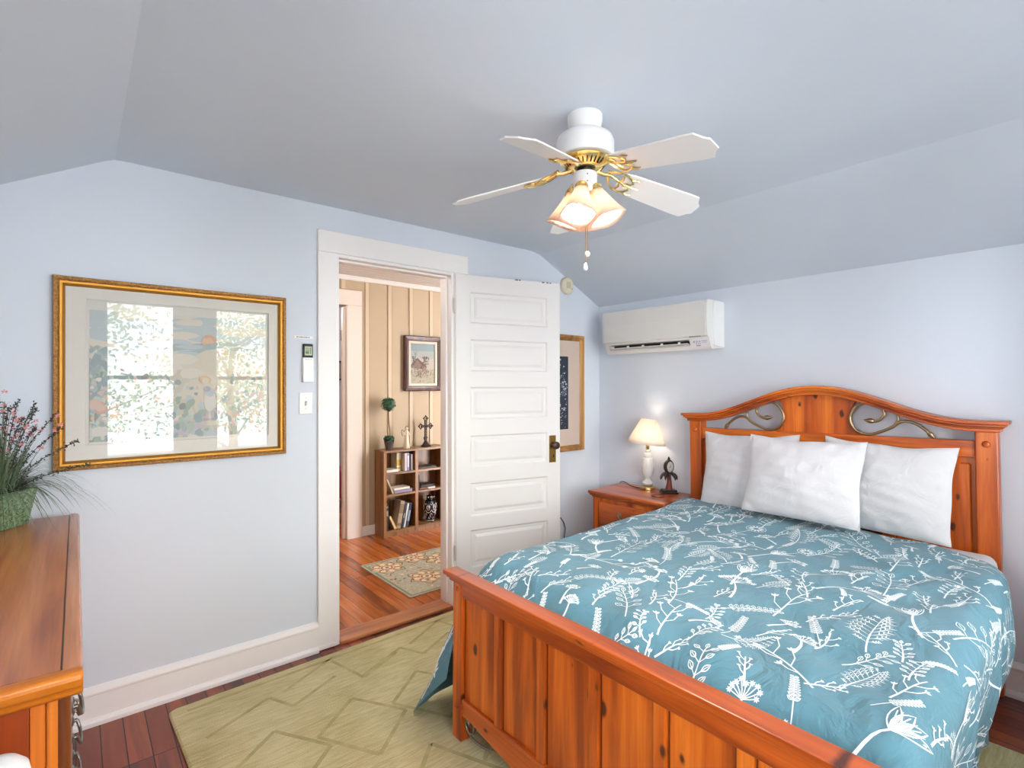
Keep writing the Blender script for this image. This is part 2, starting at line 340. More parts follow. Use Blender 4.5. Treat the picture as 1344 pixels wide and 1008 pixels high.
# hall shell
HY = 1.905
struct(MB().box(-3.2, .62, 0.0, HY+2.2, -.08, .0).build('floor_hall', m_floorh), 'glossy orange brown hall floorboards')
mb = MB(); mb.m = 0; wall_holes(mb, -3.2, .62, 0, 2.62, [(-2.2, -1.392, -.01, 2.206)], HY, HY+.1, 'x')
bx = -1.19-.238*8
while bx < .6:
    if not (-2.36 < bx < -1.24):
        mb.m = 1; mb.box(bx-.019, bx+.019, HY-.012, HY, 0, 2.5)
        mb.m = 2; mb.box(bx+.019, bx+.026, HY-.003, HY, 0, 2.5)
    else:
        mb.m = 1; mb.box(bx-.019, bx+.019, HY-.012, HY, 2.36, 2.5)
    bx += .238
struct(mb.build('wall_hall', [m_hallwall, m_batten, m_gap]), 'beige board and batten hall wall')
struct(MB().box(-3.3, -3.2, .12, HY+.1, 0, 2.62).build('wall_hall_left', m_hallwall)); struct(MB().box(.62, .72, .12, HY+.1, 0, 2.62).build('wall_hall_right', m_hallwall))
mb = MB().box(-3.3, .72, .1, HY+.1, 2.492, 2.56)
k = .2
while k < HY: mb.box(-3.2, .62, k, k+.004, 2.489, 2.493); k += .07
struct(mb.build('ceiling_hall', m_hallceil), 'white board hall ceiling')
struct(MB().box(-3.2, .62, HY-.03, HY, 2.445, 2.492).build('trim_4', m_trimw, bevel=.006), 'white crown strip of the hall')
struct(MB().box(-1.375, -1.30, .3, 1.25, 2.455, 2.492).build('trim_5', m_trimw, bevel=.004), 'white board on the hall ceiling')
struct(MB().box(-1.25, .62, HY-.022, HY-.012, 0, .095).build('baseboard_hall', m_trimw, bevel=.004), 'white hall baseboard')
# the room beyond the hall
mb = MB().box(-3.2, .62, HY+2.1, HY+2.2, 0, 2.6).box(-3.3, -3.2, HY+.1, HY+2.2, 0, 2.6).box(.62, .72, HY+.1, HY+2.2, 0, 2.6)
struct(mb.build('wall_beyond', principled('lavender_paint', '#b9b8c6', .7))); struct(MB().box(-3.3, .72, HY+.1, HY+2.2, 2.5, 2.6).build('ceiling_beyond', m_hallceil))
# baseboards (bedroom)
def bbprof(): return [(0, 0), (-.034, 0), (-.034, .016), (-.026, .028), (-.018, .03), (-.018, .125), (-.024, .13), (-.024, .138), (-.014, .15), (-.006, .157), (0, .16)]
struct(MB().prism([(y, z) for y, z in bbprof()], XL, DX0-.102, 'x').build('baseboard_back', m_trimw, smooth=30), 'white baseboard left of the doorway')
struct(MB().prism([(y, z) for y, z in bbprof()], DX1+.107, 0, 'x').build('baseboard_back.001', m_trimw, smooth=30), 'white baseboard behind the open door')
struct(MB().prism([(x, z) for x, z in bbprof()], REAR, -.035, 'y').build('baseboard_right', m_trimw, smooth=30), 'white baseboard behind the bed')
struct(MB().prism([(XL-x, z) for x, z in bbprof()], REAR, -.035, 'y').build('baseboard_left', m_trimw, smooth=30))
# doorway casing, jamb, threshold
mb = MB().box(DX0-.102, DX0, -.02, 0, .025, DZ).box(DX1, DX1+.107, -.02, 0, .0, DZ).box(DX0-.102, DX1+.107, -.024, 0, DZ, DZ+.119)
mb.box(DX0-.102, DX0+.0, -.026, 0, 0.005, .026)
struct(mb.build('trim_1', m_trimw, bevel=.003), 'white casing round the bedroom doorway')
mb = MB().box(DX0, DX0+.018, -.012, .125, 0, DZ-.018).box(DX1-.018, DX1, -.012, .125, 0, DZ-.018).box(DX0, DX1, -.012, .125, DZ-.018, DZ)
mb.box(DX0+.018, DX0+.03, .035, .08, 0, DZ-.03).box(DX1-.03, DX1-.018, .035, .08, 0, DZ-.03).box(DX0+.018, DX1-.018, .035, .08, DZ-.03, DZ-.018)
struct(mb.build('trim_2', m_trimw, bevel=.002), 'white door jamb with stop')
struct(MB().box(DX0+.018, DX1-.018, -.03, .115, 0, .02).build('trim_3', m_thresh, bevel=.006), 'worn orange wood threshold')
# hall doorway to the next room
mb = MB().box(-1.392, -1.252, HY-.03, HY, 0, 2.206).box(-2.34, -1.252, HY-.032, HY, 2.206, 2.35).box(-2.34, -2.2, HY-.03, HY, 0, 2.206)
mb.box(-1.402, -1.392, HY-.03, HY+.1, 0, 2.2).box(-1.42, -1.4, HY+.02, HY+.06, 0, 2.19)
struct(mb.build('trim_6', principled('cream_trim_paint', '#e8ddd3', .45), bevel=.003), 'cream casing of the doorway across the hall')
d2 = sempty('door_2', (-1.41, HY+.11, 0)); d2['label'] = 'cream door standing open into the far room'
MB().box(-1.385, -.61, HY+.115, HY+.155, .01, 2.18).build('door_leaf', principled('cream_door_paint', '#e3d7cd', .45), d2, bevel=.003)
for z in (.33, 1.93): MB().lathe([(.008, -.05), (.008, .05)], (-1.399, HY+.108, z), 8).build('hinge', m_brassd, d2)

# ------------------------------------------------------------------ windows behind the camera, blinds, trees outside
m_blind = principled('white_blind', '#efefec', .6)
for i, (a, b) in enumerate(WINS):
    w = sempty('window_%d' % (i+1), ((a+b)/2, REAR, WZ[0])); w['label'] = ['sash window behind the camera, nearest the dresser', 'sash window behind the camera, middle', 'unseen sash window behind the camera, added for fill light, nearest the bed'][i]
    mb = MB(); wall_holes(mb, a-.1, b+.1, WZ[0]-.1, WZ[1]+.1, [(a, b, *WZ)], REAR, REAR+.018, 'x'); mb.box(a-.12, b+.12, REAR, REAR+.05, WZ[0]-.02, WZ[0]); mb.build('window_frame', m_trimw, w, bevel=.003)
    zm = 1.53
    mb = MB(); wall_holes(mb, a, b, WZ[0], zm+.02, [(a+.04, b-.04, WZ[0]+.05, zm-.02)], REAR-.06, REAR-.03, 'x'); wall_holes(mb, a, b, zm-.02, WZ[1], [(a+.04, b-.04, zm+.02, WZ[1]-.04)], REAR-.095, REAR-.065, 'x'); mb.build('window_sash', m_trimw, w)
    MB().box(a+.04, b-.04, REAR-.047, REAR-.044, WZ[0]+.05, zm-.02).box(a+.04, b-.04, REAR-.082, REAR-.079, zm+.02, WZ[1]-.04).build('window_pane', m_wglass, w)
    bl = thing('window_blind', ['white slatted blind on the window nearest the dresser', 'white slatted blind on the middle window behind the camera', 'white slatted blind on the added fill-light window nearest the bed'][i], 'blind', ((a+b)/2, REAR-.02, WZ[1]), 'slatted blinds on the windows')
    MB().box(a+.004, b-.004, REAR-.028, REAR-.002, WZ[1]-.035, WZ[1]-.002).build('headrail', m_blind, bl)
    mb = MB(); z = WZ[1]-.07
    while z > 1.15: mb.box(a+.008, b-.008, REAR-.027, REAR-.003, z, z+.0016); z -= .052
    mb.build('slats', m_blind, bl)
    MB().tube([(a+.1, REAR-.015, WZ[1]-.04), (a+.1, REAR-.015, z+.04)], .001, 4).tube([(b-.1, REAR-.015, WZ[1]-.04), (b-.1, REAR-.015, z+.04)], .001, 4).build('cord', m_blind, bl)
y0, y1, z0, z1 = LWIN
w = sempty('window_4', (XL, (y0+y1)/2, z0)); w['label'] = 'sash window in the left wall beside the camera'
mb = MB(); wall_holes(mb, y0-.09, y1+.09, z0-.09, z1+.09, [LWIN], XL, XL+.018, 'y'); mb.box(XL, XL+.05, y0-.11, y1+.11, z0-.02, z0); mb.build('window_frame', m_trimw, w, bevel=.003)
mb = MB(); wall_holes(mb, y0, y1, z0, 1.41, [(y0+.04, y1-.04, z0+.05, 1.37)], XL-.06, XL-.03, 'y'); wall_holes(mb, y0, y1, 1.37, z1, [(y0+.04, y1-.04, 1.41, z1-.04)], XL-.095, XL-.065, 'y'); mb.build('window_sash', m_trimw, w)
MB().box(XL-.047, XL-.044, y0+.04, y1-.04, z0+.05, 1.37).box(XL-.082, XL-.079, y0+.04, y1-.04, 1.41, z1-.04).build('window_pane', m_wglass, w)
m_leafo = [principled('tree_leaves_%d' % i, c, .6) for i, c in enumerate(('#c4d0a8', '#d6dcc0', '#b0c294'))]
m_bark = principled('tree_bark', '#6f5d4c', .9)
def tree(x, y, h, r, label, seed, gap):
    rd = random.Random(seed); t = thing('tree', label, 'tree', (x, y, -3), 'trees outside the windows')
    mb = MB(); mb.tube([(x, y, -3), (x+.05, y, 0), (x-.05, y, h*.6), (x, y, h)], [.16, .11, .07, .02], 8)
    tips = []
    for k in range(16):
        z = rd.uniform(-.3, h*.95); az = rd.uniform(0, 2*PI); L = r*rd.uniform(.6, 1)
        p1 = (x+L*.5*math.cos(az), y+L*.3*math.sin(az), z+L*.3); p2 = (x+L*math.cos(az), y+L*.6*math.sin(az), z+L*.55)
        mb.tube([(x, y, z), p1, p2], [.04, .025, .01], 6); tips += [p1, p2, ((p1[0]+p2[0])/2, (p1[1]+p2[1])/2, (p1[2]+p2[2])/2)]
    mb.build('trunk', m_bark, t)
    mb = MB()
    for p in tips:
        for _ in range(70):
            mb.m = rd.choice((0, 0, 1, 1, 2)); c = Vector(p)+Vector((rd.gauss(0, .4), rd.gauss(0, .35), rd.gauss(0, .3)))
            a1 = Vector((rd.gauss(0, 1), rd.gauss(0, 1), rd.gauss(0, 1))).normalized(); a2 = a1.orthogonal()*.026; a1 = a1*.055
            mb.add([c-a1, c+a2, c+a1, c-a2], [(0, 1, 2, 3)])
    mb.build('foliage', m_leafo, t, fix=False)['kind'] = 'stuff'
tree(-3.9, -10.2, 3.4, 2.0, 'leafy tree outside the window nearest the dresser', 1, 0)
tree(-.2, -12.5, 2.6, 1.9, 'lower leafy tree outside the middle window', 2, 0)
struct(MB().box(-30, 30, -40, REAR-.6, -3.1, -3).build('ground', principled('bounce_ground', '#cfd0d2', .9, var=.1, varscale=2)), 'unseen pale ground outside, made bright to bounce light indoors')  # ground kept pale so it bounces daylight up to the ceiling

# ------------------------------------------------------------------ open six-panel bedroom door
HNG = Vector((-1.452, -.03, 0)); _a = math.atan2(-.189, .772); de = Vector((math.cos(_a), math.sin(_a), 0)); dn = Vector((math.sin(_a), -math.cos(_a), 0))
def D(s, z, d): return HNG+de*s+dn*d+Vector((0, 0, z))
door = sempty('door_1', tuple(HNG)); door['label'] = 'white six-panel door standing open against the blue wall'
mb = MB(); PAN = [(1.857, 2.072), (1.54, 1.757), (1.22, 1.44), (.903, 1.118), (.579, .805), (.24, .492)]
def dbox(s0, s1, z0, z1, d0, d1): mb.obox(D((s0+s1)/2, (z0+z1)/2, (d0+d1)/2), de*(s1-s0)/2, dn*(d1-d0)/2, Vector((0, 0, (z1-z0)/2)))
dbox(0, .792, .018, 2.178, -.036, -.0125)
for s0, s1 in ((0, .1), (.693, .792)): dbox(s0, s1, .018, 2.178, -.0125, 0)
zs = [.018]+[v for p in reversed(PAN) for v in p]+[2.178]
for i in range(0, len(zs), 2): dbox(.1, .693, zs[i], zs[i+1], -.0125, 0)
for (z0, z1) in PAN:
    pr = [(0, 0), (.004, -.001), (.012, -.011), (.034, -.0115), (.037, -.0095), (.052, -.004)]
    frame_mb(mb, .1, .693, z0, z1, pr, lambda u, z, d: D(u, z, d))
    mb.add([D(.152, z0+.052, -.004), D(.641, z0+.052, -.004), D(.641, z1-.052, -.004), D(.152, z1-.052, -.004)], [(0, 1, 2, 3)])
mb.build('door_leaf', m_white, door, fix=False)
mb = MB(); mb.obox(D(.729, .995, .002), de*.027, dn*.002, Vector((0, 0, .096))); mb.build('lock_plate', m_brassd, door, bevel=.0015, label='aged brass lock plate')
mb = MB(); q = Matrix((de, dn.cross(de), dn)).transposed()
mb.lathe([(.017, .0), (.017, .006), (.009, .01), (.009, .022), (.022, .028), (.028, .038), (.026, .048), (.015, .054), (0.001, .055)], D(.735, 1.023, .004), 20, q); mb.build('knob', principled('brown_knob', '#4a3127', .35, .3), door, smooth=40, label='dark brown door knob')
mb = MB(); mb.obox(D(.735, .945, .0045), de*.004, dn*.0008, Vector((0, 0, .011))); mb.build('keyhole', m_black, door)
for z in (.36, 1.97):
    mb = MB().lathe([(.002, -.052), (.007, -.048), (.007, .048), (.002, .052)], D(-.006, z, .006), 10); mb.build('hinge', principled('painted_hinge', '#cfcbc4', .4, .3), door, smooth=40)
mb = MB()
for s_, w_ in ((.445, .012), (.47, .006), (.655, .01), (.69, .008), (.715, .006)): mb.obox(D(s_, 2.176, .0003), de*w_, dn*.0006, Vector((0, 0, .0035)))
mb.build('chipped_paint', principled('bare_wood_chip', '#5b4a3c', .8), door)

# ------------------------------------------------------------------ things on the door wall
def wallpt(off=-.004): return lambda u, z, d: (u, off-d, z)
m_carved = principled('carved_gilt', '#a9783e', .45, .35, bump=(190, 1.0, .006), var=.45, varscale=120)
m_gold = principled('gold_leaf', '#a9762c', .45, .7)
m_mat = principled('cream_mat_board', '#fbf4ea', .9)
pic = thing('framed_picture', 'large gold-framed garden print under glass left of the doorway', 'picture', (-2.97, -.02, 1.5))
X0, X1, Z0, Z1 = -3.428, -2.51, 1.095, 1.908
frame_mb(mb := MB(), X0, X1, Z0, Z1, [(0, 0), (0, .022), (.004, .03), (.014, .032), (.020, .026)], wallpt()).build('carved_frame', m_carved, pic, smooth=40)
frame_mb(mb := MB(), X0, X1, Z0, Z1, [(.020, .026), (.022, .031), (.03, .03), (.038, .02), (.04, .011)], wallpt()).build('gold_liner', m_gold, pic, smooth=40)
WX0, WX1, WZ0, WZ1 = -3.324, -2.592, 1.196, 1.822
mb = MB(); Wq = wallpt()
def ring(o, i, do, di):
    vs = [Wq(u, z, do) for u, z in ((o[0], o[2]), (o[1], o[2]), (o[1], o[3]), (o[0], o[3]))]+[Wq(u, z, di) for u, z in ((i[0], i[2]), (i[1], i[2]), (i[1], i[3]), (i[0], i[3]))]
    mb.add(vs, [(k, (k+1) % 4, 4+(k+1) % 4, 4+k) for k in range(4)])
ring((X0+.034, X1-.034, Z0+.034, Z1-.034), (WX0, WX1, WZ0, WZ1), .0115, .0115); ring((WX0, WX1, WZ0, WZ1), (WX0+.003, WX1-.003, WZ0+.003, WZ1-.003), .0115, .009); mb.build('mat', m_mat, pic, fix=False)
# the print: layered flat colour patches
ACOL = ['#efe4d2', '#bcd0dc', '#e6d6bd', '#8fb0b4', '#5f979f', '#4a8192', '#a9c4ae', '#7fa78c', '#d9e0cf', '#e8b7a4', '#e58a5c', '#eeb46c', '#f1ebe2', '#c9b7c9', '#8f93b4', '#c48d52', '#31555f', '#d2c8ae', '#b7cfd6']
m_art = [principled('print_ink_%d' % i, tuple(.55*v+.45*w for v, w in zip(lin(c), (.86, .82, .76, 1))), .9) for i, c in enumerate(ACOL)]
art = MB(); rd = random.Random(11); lay = [.0042]
AX0, AX1, AZ0, AZ1 = WX0+.014, WX1-.012, WZ0+.012, WZ1-.045
def blob(u, z, ru, rz, ci, rot=0, n=8, jag=.25):
    lay[0] += .0000035; art.m = ci; vs = []
    for k in range(n):
        t = 2*PI*k/n; r = 1+rd.uniform(-jag, jag); a, b = ru*r*math.cos(t), rz*r*math.sin(t)
        uu = min(max(u+a*math.cos(rot)-b*math.sin(rot), AX0), AX1); zz = min(max(z+a*math.sin(rot)+b*math.cos(rot), AZ0), AZ1)
        vs.append(Wq(uu, zz, lay[0]))
    art.add(vs, [tuple(range(n))])
art.m = 12; art.add([Wq(u, z, .0036) for u, z in ((WX0, WZ0), (WX1, WZ0), (WX1, WZ1), (WX0, WZ1))], [(0, 1, 2, 3)])
art.m = 0; art.add([Wq(u, z, .0042) for u, z in ((AX0, AZ0), (AX1, AZ0), (AX1, AZ1), (AX0, AZ1))], [(0, 1, 2, 3)])
W_, H_ = AX1-AX0, AZ1-AZ0
def U(f): return AX0+W_*f
def Zf(f): return AZ0+H_*f
for _ in range(70): blob(U(rd.uniform(.0, 1)), Zf(rd.uniform(.78, 1)), .06, .018, rd.choice((1, 1, 18, 0)))
for _ in range(40): blob(U(rd.uniform(.1, .9)), Zf(rd.gauss(.72, .03)), .06, .012, rd.choice((3, 18, 1)))
for _ in range(60): blob(U(rd.uniform(.45, .85)), Zf(rd.uniform(.15, .68)), .05, .03, rd.choice((2, 2, 0, 17)))
for _ in range(50): blob(U(rd.uniform(.4, .95)), Zf(rd.uniform(.0, .16)), .06, .012, rd.choice((17, 1, 0, 13)))
for _ in range(900):
    f = abs(rd.gauss(0, .22)); g = rd.uniform(0, .72-.55*f)
    blob(U(f), Zf(g), rd.uniform(.006, .02), rd.uniform(.006, .03), rd.choice((4, 4, 5, 3, 6, 7, 8, 18, 16, 7)), rd.uniform(-.6, .6))
for _ in range(380):
    f = 1-abs(rd.gauss(0, .13)); g = abs(rd.gauss(0, .22))
    if g < .8: blob(U(f), Zf(g), rd.uniform(.005, .014), rd.uniform(.005, .02), rd.choice((4, 3, 6, 7, 8, 9, 13, 5)), rd.uniform(-.6, .6))
for _ in range(150):
    f = rd.choice((abs(rd.gauss(0, .2)), 1-abs(rd.gauss(0, .1)))); g = rd.uniform(.02, .55)
    blob(U(f), Zf(g), rd.uniform(.005, .012), rd.uniform(.005, .011), rd.choice((9, 12, 13, 8, 9, 11)))
for f, g, r in ((.03, .29, .032), (.06, .25, .03), (.12, .2, .018), (.37, .33, .035), (.4, .31, .025), (.645, .82, .028), (.62, .8, .02), (.72, .72, .022), (.05, .08, .03)):
    for _ in range(5): blob(U(f)+rd.uniform(-.012, .012), Zf(g)+rd.uniform(-.01, .01), r*.7, r*.5, 12 if g < .1 else rd.choice((10, 10, 11, 9)), rd.uniform(-.5, .5))
# small figure of a child on the path
cx, cz = U(.64), Zf(.15)
for du in (-.012, .012): blob(cx+du, cz+.02, .007, .028, 13, 0, 8, .05); blob(cx+du*1.5, cz-.005, .014, .007, 14, 0, 8, .1)
blob(cx, cz+.085, .026, .05, 12, 0, 10, .1); blob(cx, cz+.125, .02, .025, 1, 0, 8, .1); blob(cx-.012, cz+.14, .016, .014, 14, 0, 8, .1)
blob(cx-.022, cz+.185, .026, .022, 11, 0, 10, .15); blob(cx-.018, cz+.18, .016, .014, 2, 0, 8, .1); blob(cx+.03, cz+.15, .006, .03, 9, -.5, 8, .1)
art.build('print', m_art, pic, fix=False)
mb = MB(); mb.add([Wq(u, z, .0155) for u, z in ((X0+.037, Z0+.037), (X1-.037, Z0+.037), (X1-.037, Z1-.037), (X0+.037, Z1-.037))], [(0, 1, 2, 3)]); mb.build('glass', m_pglass, pic, fix=False)

lab = thing('label_strip', 'thin white paper label strip above the wall remote', 'label', (-2.412, -.001, 1.71))
MB().box(-2.462, -2.362, -.0015, -.0002, 1.703, 1.717).build('paper', m_plasticw, lab)
mb = MB(); x = -2.45
for w_ in (.007, .004, .006, .008, .003, .006, .007, .004, .005): mb.box(x, x+w_, -.0019, -.0014, 1.708, 1.7125); x += w_+.0022
mb.build('small_print', principled('grey_ink', '#55565a', .8), lab)
rem = thing('remote_control', 'white remote with a small screen in its holder beside the doorway', 'remote', (-2.395, -.01, 1.57))
MB().box(-2.423, -2.366, -.024, -.001, 1.467, 1.60).build('holder', m_plasticw, rem, bevel=.004)
MB().box(-2.42, -2.368, -.02, -.002, 1.59, 1.674).build('body', m_black, rem, bevel=.004)
MB().box(-2.413, -2.375, -.0212, -.0195, 1.612, 1.66).build('screen', principled('lcd_screen', '#a9b48c', .25), rem)
mb = MB()
for x0, x1, z0, z1 in ((-2.409, -2.393, 1.648, 1.652), (-2.409, -2.389, 1.638, 1.642), (-2.409, -2.391, 1.62, 1.634), (-2.385, -2.381, 1.62, 1.655)): mb.box(x0, x1, -.0216, -.021, z0, z1)
mb.build('screen_segments', principled('lcd_ink', '#5b6650', .5), rem)
mb = MB()
for x0 in (-2.41, -2.397, -2.384): mb.box(x0, x0+.007, -.0249, -.0238, 1.589, 1.5925)
mb.build('buttons', principled('pink_grey_button', '#cdb9b2', .5), rem)
sw = thing('light_switch', 'white toggle light switch plate below the wall remote', 'switch', (-2.402, 0, 1.354))
MB().box(-2.437, -2.368, -.006, -.0005, 1.296, 1.412).build('plate', m_plasticw, sw, bevel=.003)
MB().box(-2.407, -2.397, -.0105, -.006, 1.342, 1.366).build('toggle_slot', principled('switch_grey', '#a8a8aa', .5), sw); MB().obox((-2.402, -.012, 1.35), (.0035, 0, 0), (0, .008, .003), (0, -.002, .006)).build('toggle', m_plasticw, sw)
m_screw = principled('screw_head', '#c9c9c6', .4, .5)
for z in (1.325, 1.383): MB().lathe([(.0028, 0), (.0028, .0015)], (-2.402, -.0058, z), 10, Matrix.Rotation(PI/2, 3, 'X')).build('screw', m_screw, sw)
det = thing('smoke_detector', 'round cream detector on the wall above the open door corner', 'detector', (-.40, 0, 2.228))
rx = Matrix.Rotation(PI/2, 3, 'X')
MB().lathe([(.066, 0), (.068, .008), (.066, .026), (.055, .036), (.03, .039), (.001, .039)], (-.40, -.0005, 2.228), 32, rx).build('housing', principled('aged_cream_plastic', '#ddd3bd', .5), det, smooth=40)
mb = MB()
for k in range(7): mb.box(-.428, -.378, -.0405, -.0385, 2.206+k*.0075, 2.209+k*.0075)
mb.box(-.372, -.364, -.041, -.036, 2.2, 2.208)
mb.build('grille', principled('beige_slot', '#a8987c', .7), det)
m_oakf = wood('gold_oak_frame', '#b98548', '#9a6a34', '#6f4820', 'z', .35, 0)
p2 = thing('framed_picture', 'tall wood-framed dark night print half hidden behind the open door', 'picture', (-.57, -.02, 1.387))
frame_mb(mb := MB(), -.93, -.215, .932, 1.843, [(0, 0), (0, .026), (.008, .031), (.022, .028), (.027, .02), (.036, .022), (.046, .011)], wallpt()).build('frame', m_oakf, p2, smooth=25)
MB().box(-.89, -.255, -.016, -.0115, .972, 1.803).build('mat', principled('pink_beige_mat', '#ecd4c4', .9), p2)
mb = MB(); mb.m = 0; mb.box(-.76, -.388, -.0172, -.0155, 1.105, 1.673)
for _ in range(420):
    u = rd.uniform(-.75, -.4); z = rd.choice((rd.uniform(1.12, 1.66), rd.gauss(1.42, .07))); r = abs(rd.gauss(0, .0035))+.001; z = min(max(z, 1.12), 1.66); mb.m = rd.choice((1, 1, 2))
    mb.add([(u+r*math.cos(t)*1.3, -.0175, z+r*math.sin(t)) for t in (0, 1.26, 2.51, 3.77, 5.03)], [(0, 1, 2, 3, 4)])
mb.build('print', [principled('night_ink', '#2b3344', .8), principled('snow_ink', '#c9d2dc', .8), principled('slate_ink', '#6d7b8e', .8)], p2, fix=False)
mb = MB(); mb.add([(u, -.019, z) for u, z in ((-.886, .976), (-.259, .976), (-.259, 1.799), (-.886, 1.799))], [(0, 1, 2, 3)]); mb.build('glass', m_pglass2, p2, fix=False)
cord = MB().tube([(-.52, -.012, .43), (-.47, -.014, .42), (-.437, -.014, .38), (-.42, -.014, .33), (-.432, -.013, .26), (-.47, -.013, .17), (-.5, -.025, .06), (-.5, -.05, .008)], .004, 6).build('power_cord', principled('brown_cable', '#5f5a58', .6), smooth=60)
tag(cord, 'thin dark cable looping down the wall beside the open door edge', 'cable')

# ------------------------------------------------------------------ mini split air conditioner on the bed wall
ac = thing('air_conditioner', 'white wall-mounted air conditioner unit in the corner above the nightstand', 'air conditioner', (0, -.65, 1.69))
full = [(0, 1.697), (0, 2.01), (-.17, 2.012), (-.196, 2.006), (-.203, 1.99), (-.205, 1.9), (-.196, 1.775), (-.178, 1.765), (-.15, 1.70), (-.135, 1.688)]
notch = [(0, 1.697), (0, 2.01), (-.17, 2.012), (-.196, 2.006), (-.203, 1.99), (-.205, 1.9), (-.196, 1.775), (-.178, 1.765), (-.174, 1.755), (-.12, 1.752), (-.10, 1.715), (-.157, 1.712), (-.15, 1.70), (-.135, 1.688)]
def ypr(p): return [(x, z) for x, z in p]
mb = MB(); mb.prism(full, -.245, -.212, 'y'); mb.prism(full, -1.086, -.94, 'y'); mb.prism(notch, -.94, -.245, 'y'); mb.build('housing', m_plastic, ac, smooth=25)
MB().prism([(0, 1.70), (0, 2.007), (-.10, 2.007), (-.135, 1.99), (-.12, 1.71)], -1.097, -1.086, 'y').build('side_cover', m_plasticw, ac, bevel=.002)
MB().prism([(-.203, 1.995), (-.2085, 1.9), (-.1995, 1.777), (-.196, 1.777), (-.204, 1.9), (-.198, 1.995)], -1.07, -.216, 'y').build('front_panel', principled('ac_front', '#dedbd5', .22), ac)
MB().box(-.13, -.115, -.935, -.25, 1.716, 1.75).build('vent_opening', m_black, ac)
mb = MB(); mb.obox((-.163, -.595, 1.727), (0, .335, 0), (.012, 0, -.004), (.0004, 0, .0012)); mb.obox((-.158, -.595, 1.716), (0, .345, 0), (.010, 0, -.002), (.0004, 0, .0015)); mb.build('louvre', m_plastic, ac)
for y in (-.285, -.425, -.56, -.72, -.86): MB().obox((-.166, y, 1.735), (.006, 0, .001), (0, .008, 0), (0, 0, .008)).build('louvre_clip', m_plasticw, ac, bevel=.002)
P0 = Vector((-.1665, 0, 1.733)); pu = Vector((.028, 0, -.065)).normalized(); pn = Vector((-pu.z, 0, pu.x)); pn = pn if pn.x < 0 else -pn
def L(y, t, d=.0012): return Vector((-.164, y, 1.733))+pu*t+pn*d
mb = MB(); mb.add([L(-.965, -.03), L(-1.075, -.03), L(-1.075, .03), L(-.965, .03)], [(0, 1, 2, 3)]); mb.build('label_sticker', principled('sticker_paper', '#e3e2e6', .5), ac, fix=False)
mb = MB()
def dash(y0, y1, t0, t1, o=.0018): mb.add([L(y0, t0, o), L(y1, t0, o), L(y1, t1, o), L(y0, t1, o)], [(0, 1, 2, 3)])
for k, (w_, h_) in enumerate(((.010, .012), (.003, .012), (.008, .011), (.004, .012), (.008, .011))): dash(-.968-k*.011, -.968-k*.011-w_*.8, -.012, -.012+h_)
for k in range(9): dash(-1.028-k*.0045, -1.0315-k*.0045, -.012, -.008)
for k in range(8): dash(-1.028-k*.0045, -1.0312-k*.0045, -.001, .002)
for k in range(3): dash(-.985-k*.013, -.992-k*.013, .004, .010)
for k in range(4): dash(-.985-k*.008, -.991-k*.008, .016, .026)
mb.build('printing', principled('label_ink', '#8b8890', .6), ac, fix=False)
mb = MB()
for k in range(14): mb.box(-.2, -.197, -.955-k*.0062, -.9595-k*.0062, 1.768, 1.775)
mb.build('maker_mark', principled('maker_grey', '#97948f', .5), ac)

# ------------------------------------------------------------------ ceiling fan with lights
FX, FY = -1.907, -1.571
fan = thing('ceiling_fan', 'white five-blade ceiling fan with brass trim and lit glass shades', 'ceiling fan', (FX, FY, ZC))
FC = (FX, FY, 0)
MB().lathe([(.001, 2.4455), (.064, 2.4455), (.064, 2.425), (.06, 2.405), (.05, 2.388), (.046, 2.378)], FC, 40).build('canopy', m_fanw, fan, smooth=35)
MB().lathe([(.045, 2.381), (.085, 2.372), (.1, 2.362), (.107, 2.345), (.107, 2.302), (.1, 2.288), (.088, 2.284)], FC, 48).build('motor_housing', m_fanw, fan, smooth=35)
MB().lathe([(.085, 2.286), (.094, 2.283), (.094, 2.277), (.088, 2.274), (.084, 2.270), (.062, 2.250), (.05, 2.246), (.03, 2.244)], FC, 48).build('brass_ring', m_brass, fan, smooth=30)
mb = MB()
for k in range(30):
    t = 2*PI*k/30; c, s = math.cos(t), math.sin(t)
    mb.obox((FX+.0725*c, FY+.0735*s, 2.2605), (-.0025*s, .0025*c, 0), (.0085*c, .0085*s, .0095), (.0008*c, .0008*s, -.0008))
mb.build('vent_slots', m_dark, fan)
MB().lathe([(.03, 2.25), (.03, 2.232)], FC, 24).build('hub', m_dark, fan, smooth=35)
MB().lathe([(.03, 2.234), (.043, 2.232), (.044, 2.226), (.044, 2.165), (.04, 2.158), (.02, 2.156)], FC, 32).build('light_kit', m_fanw, fan, smooth=35)
for z in (2.215, 2.19): MB().ball((FX+.0445*math.cos(-2.2), FY+.0445*math.sin(-2.2), z), .0026, 6, 4).build('screw', m_dark, fan)
BZ = 2.173; A0 = math.radians(-162)
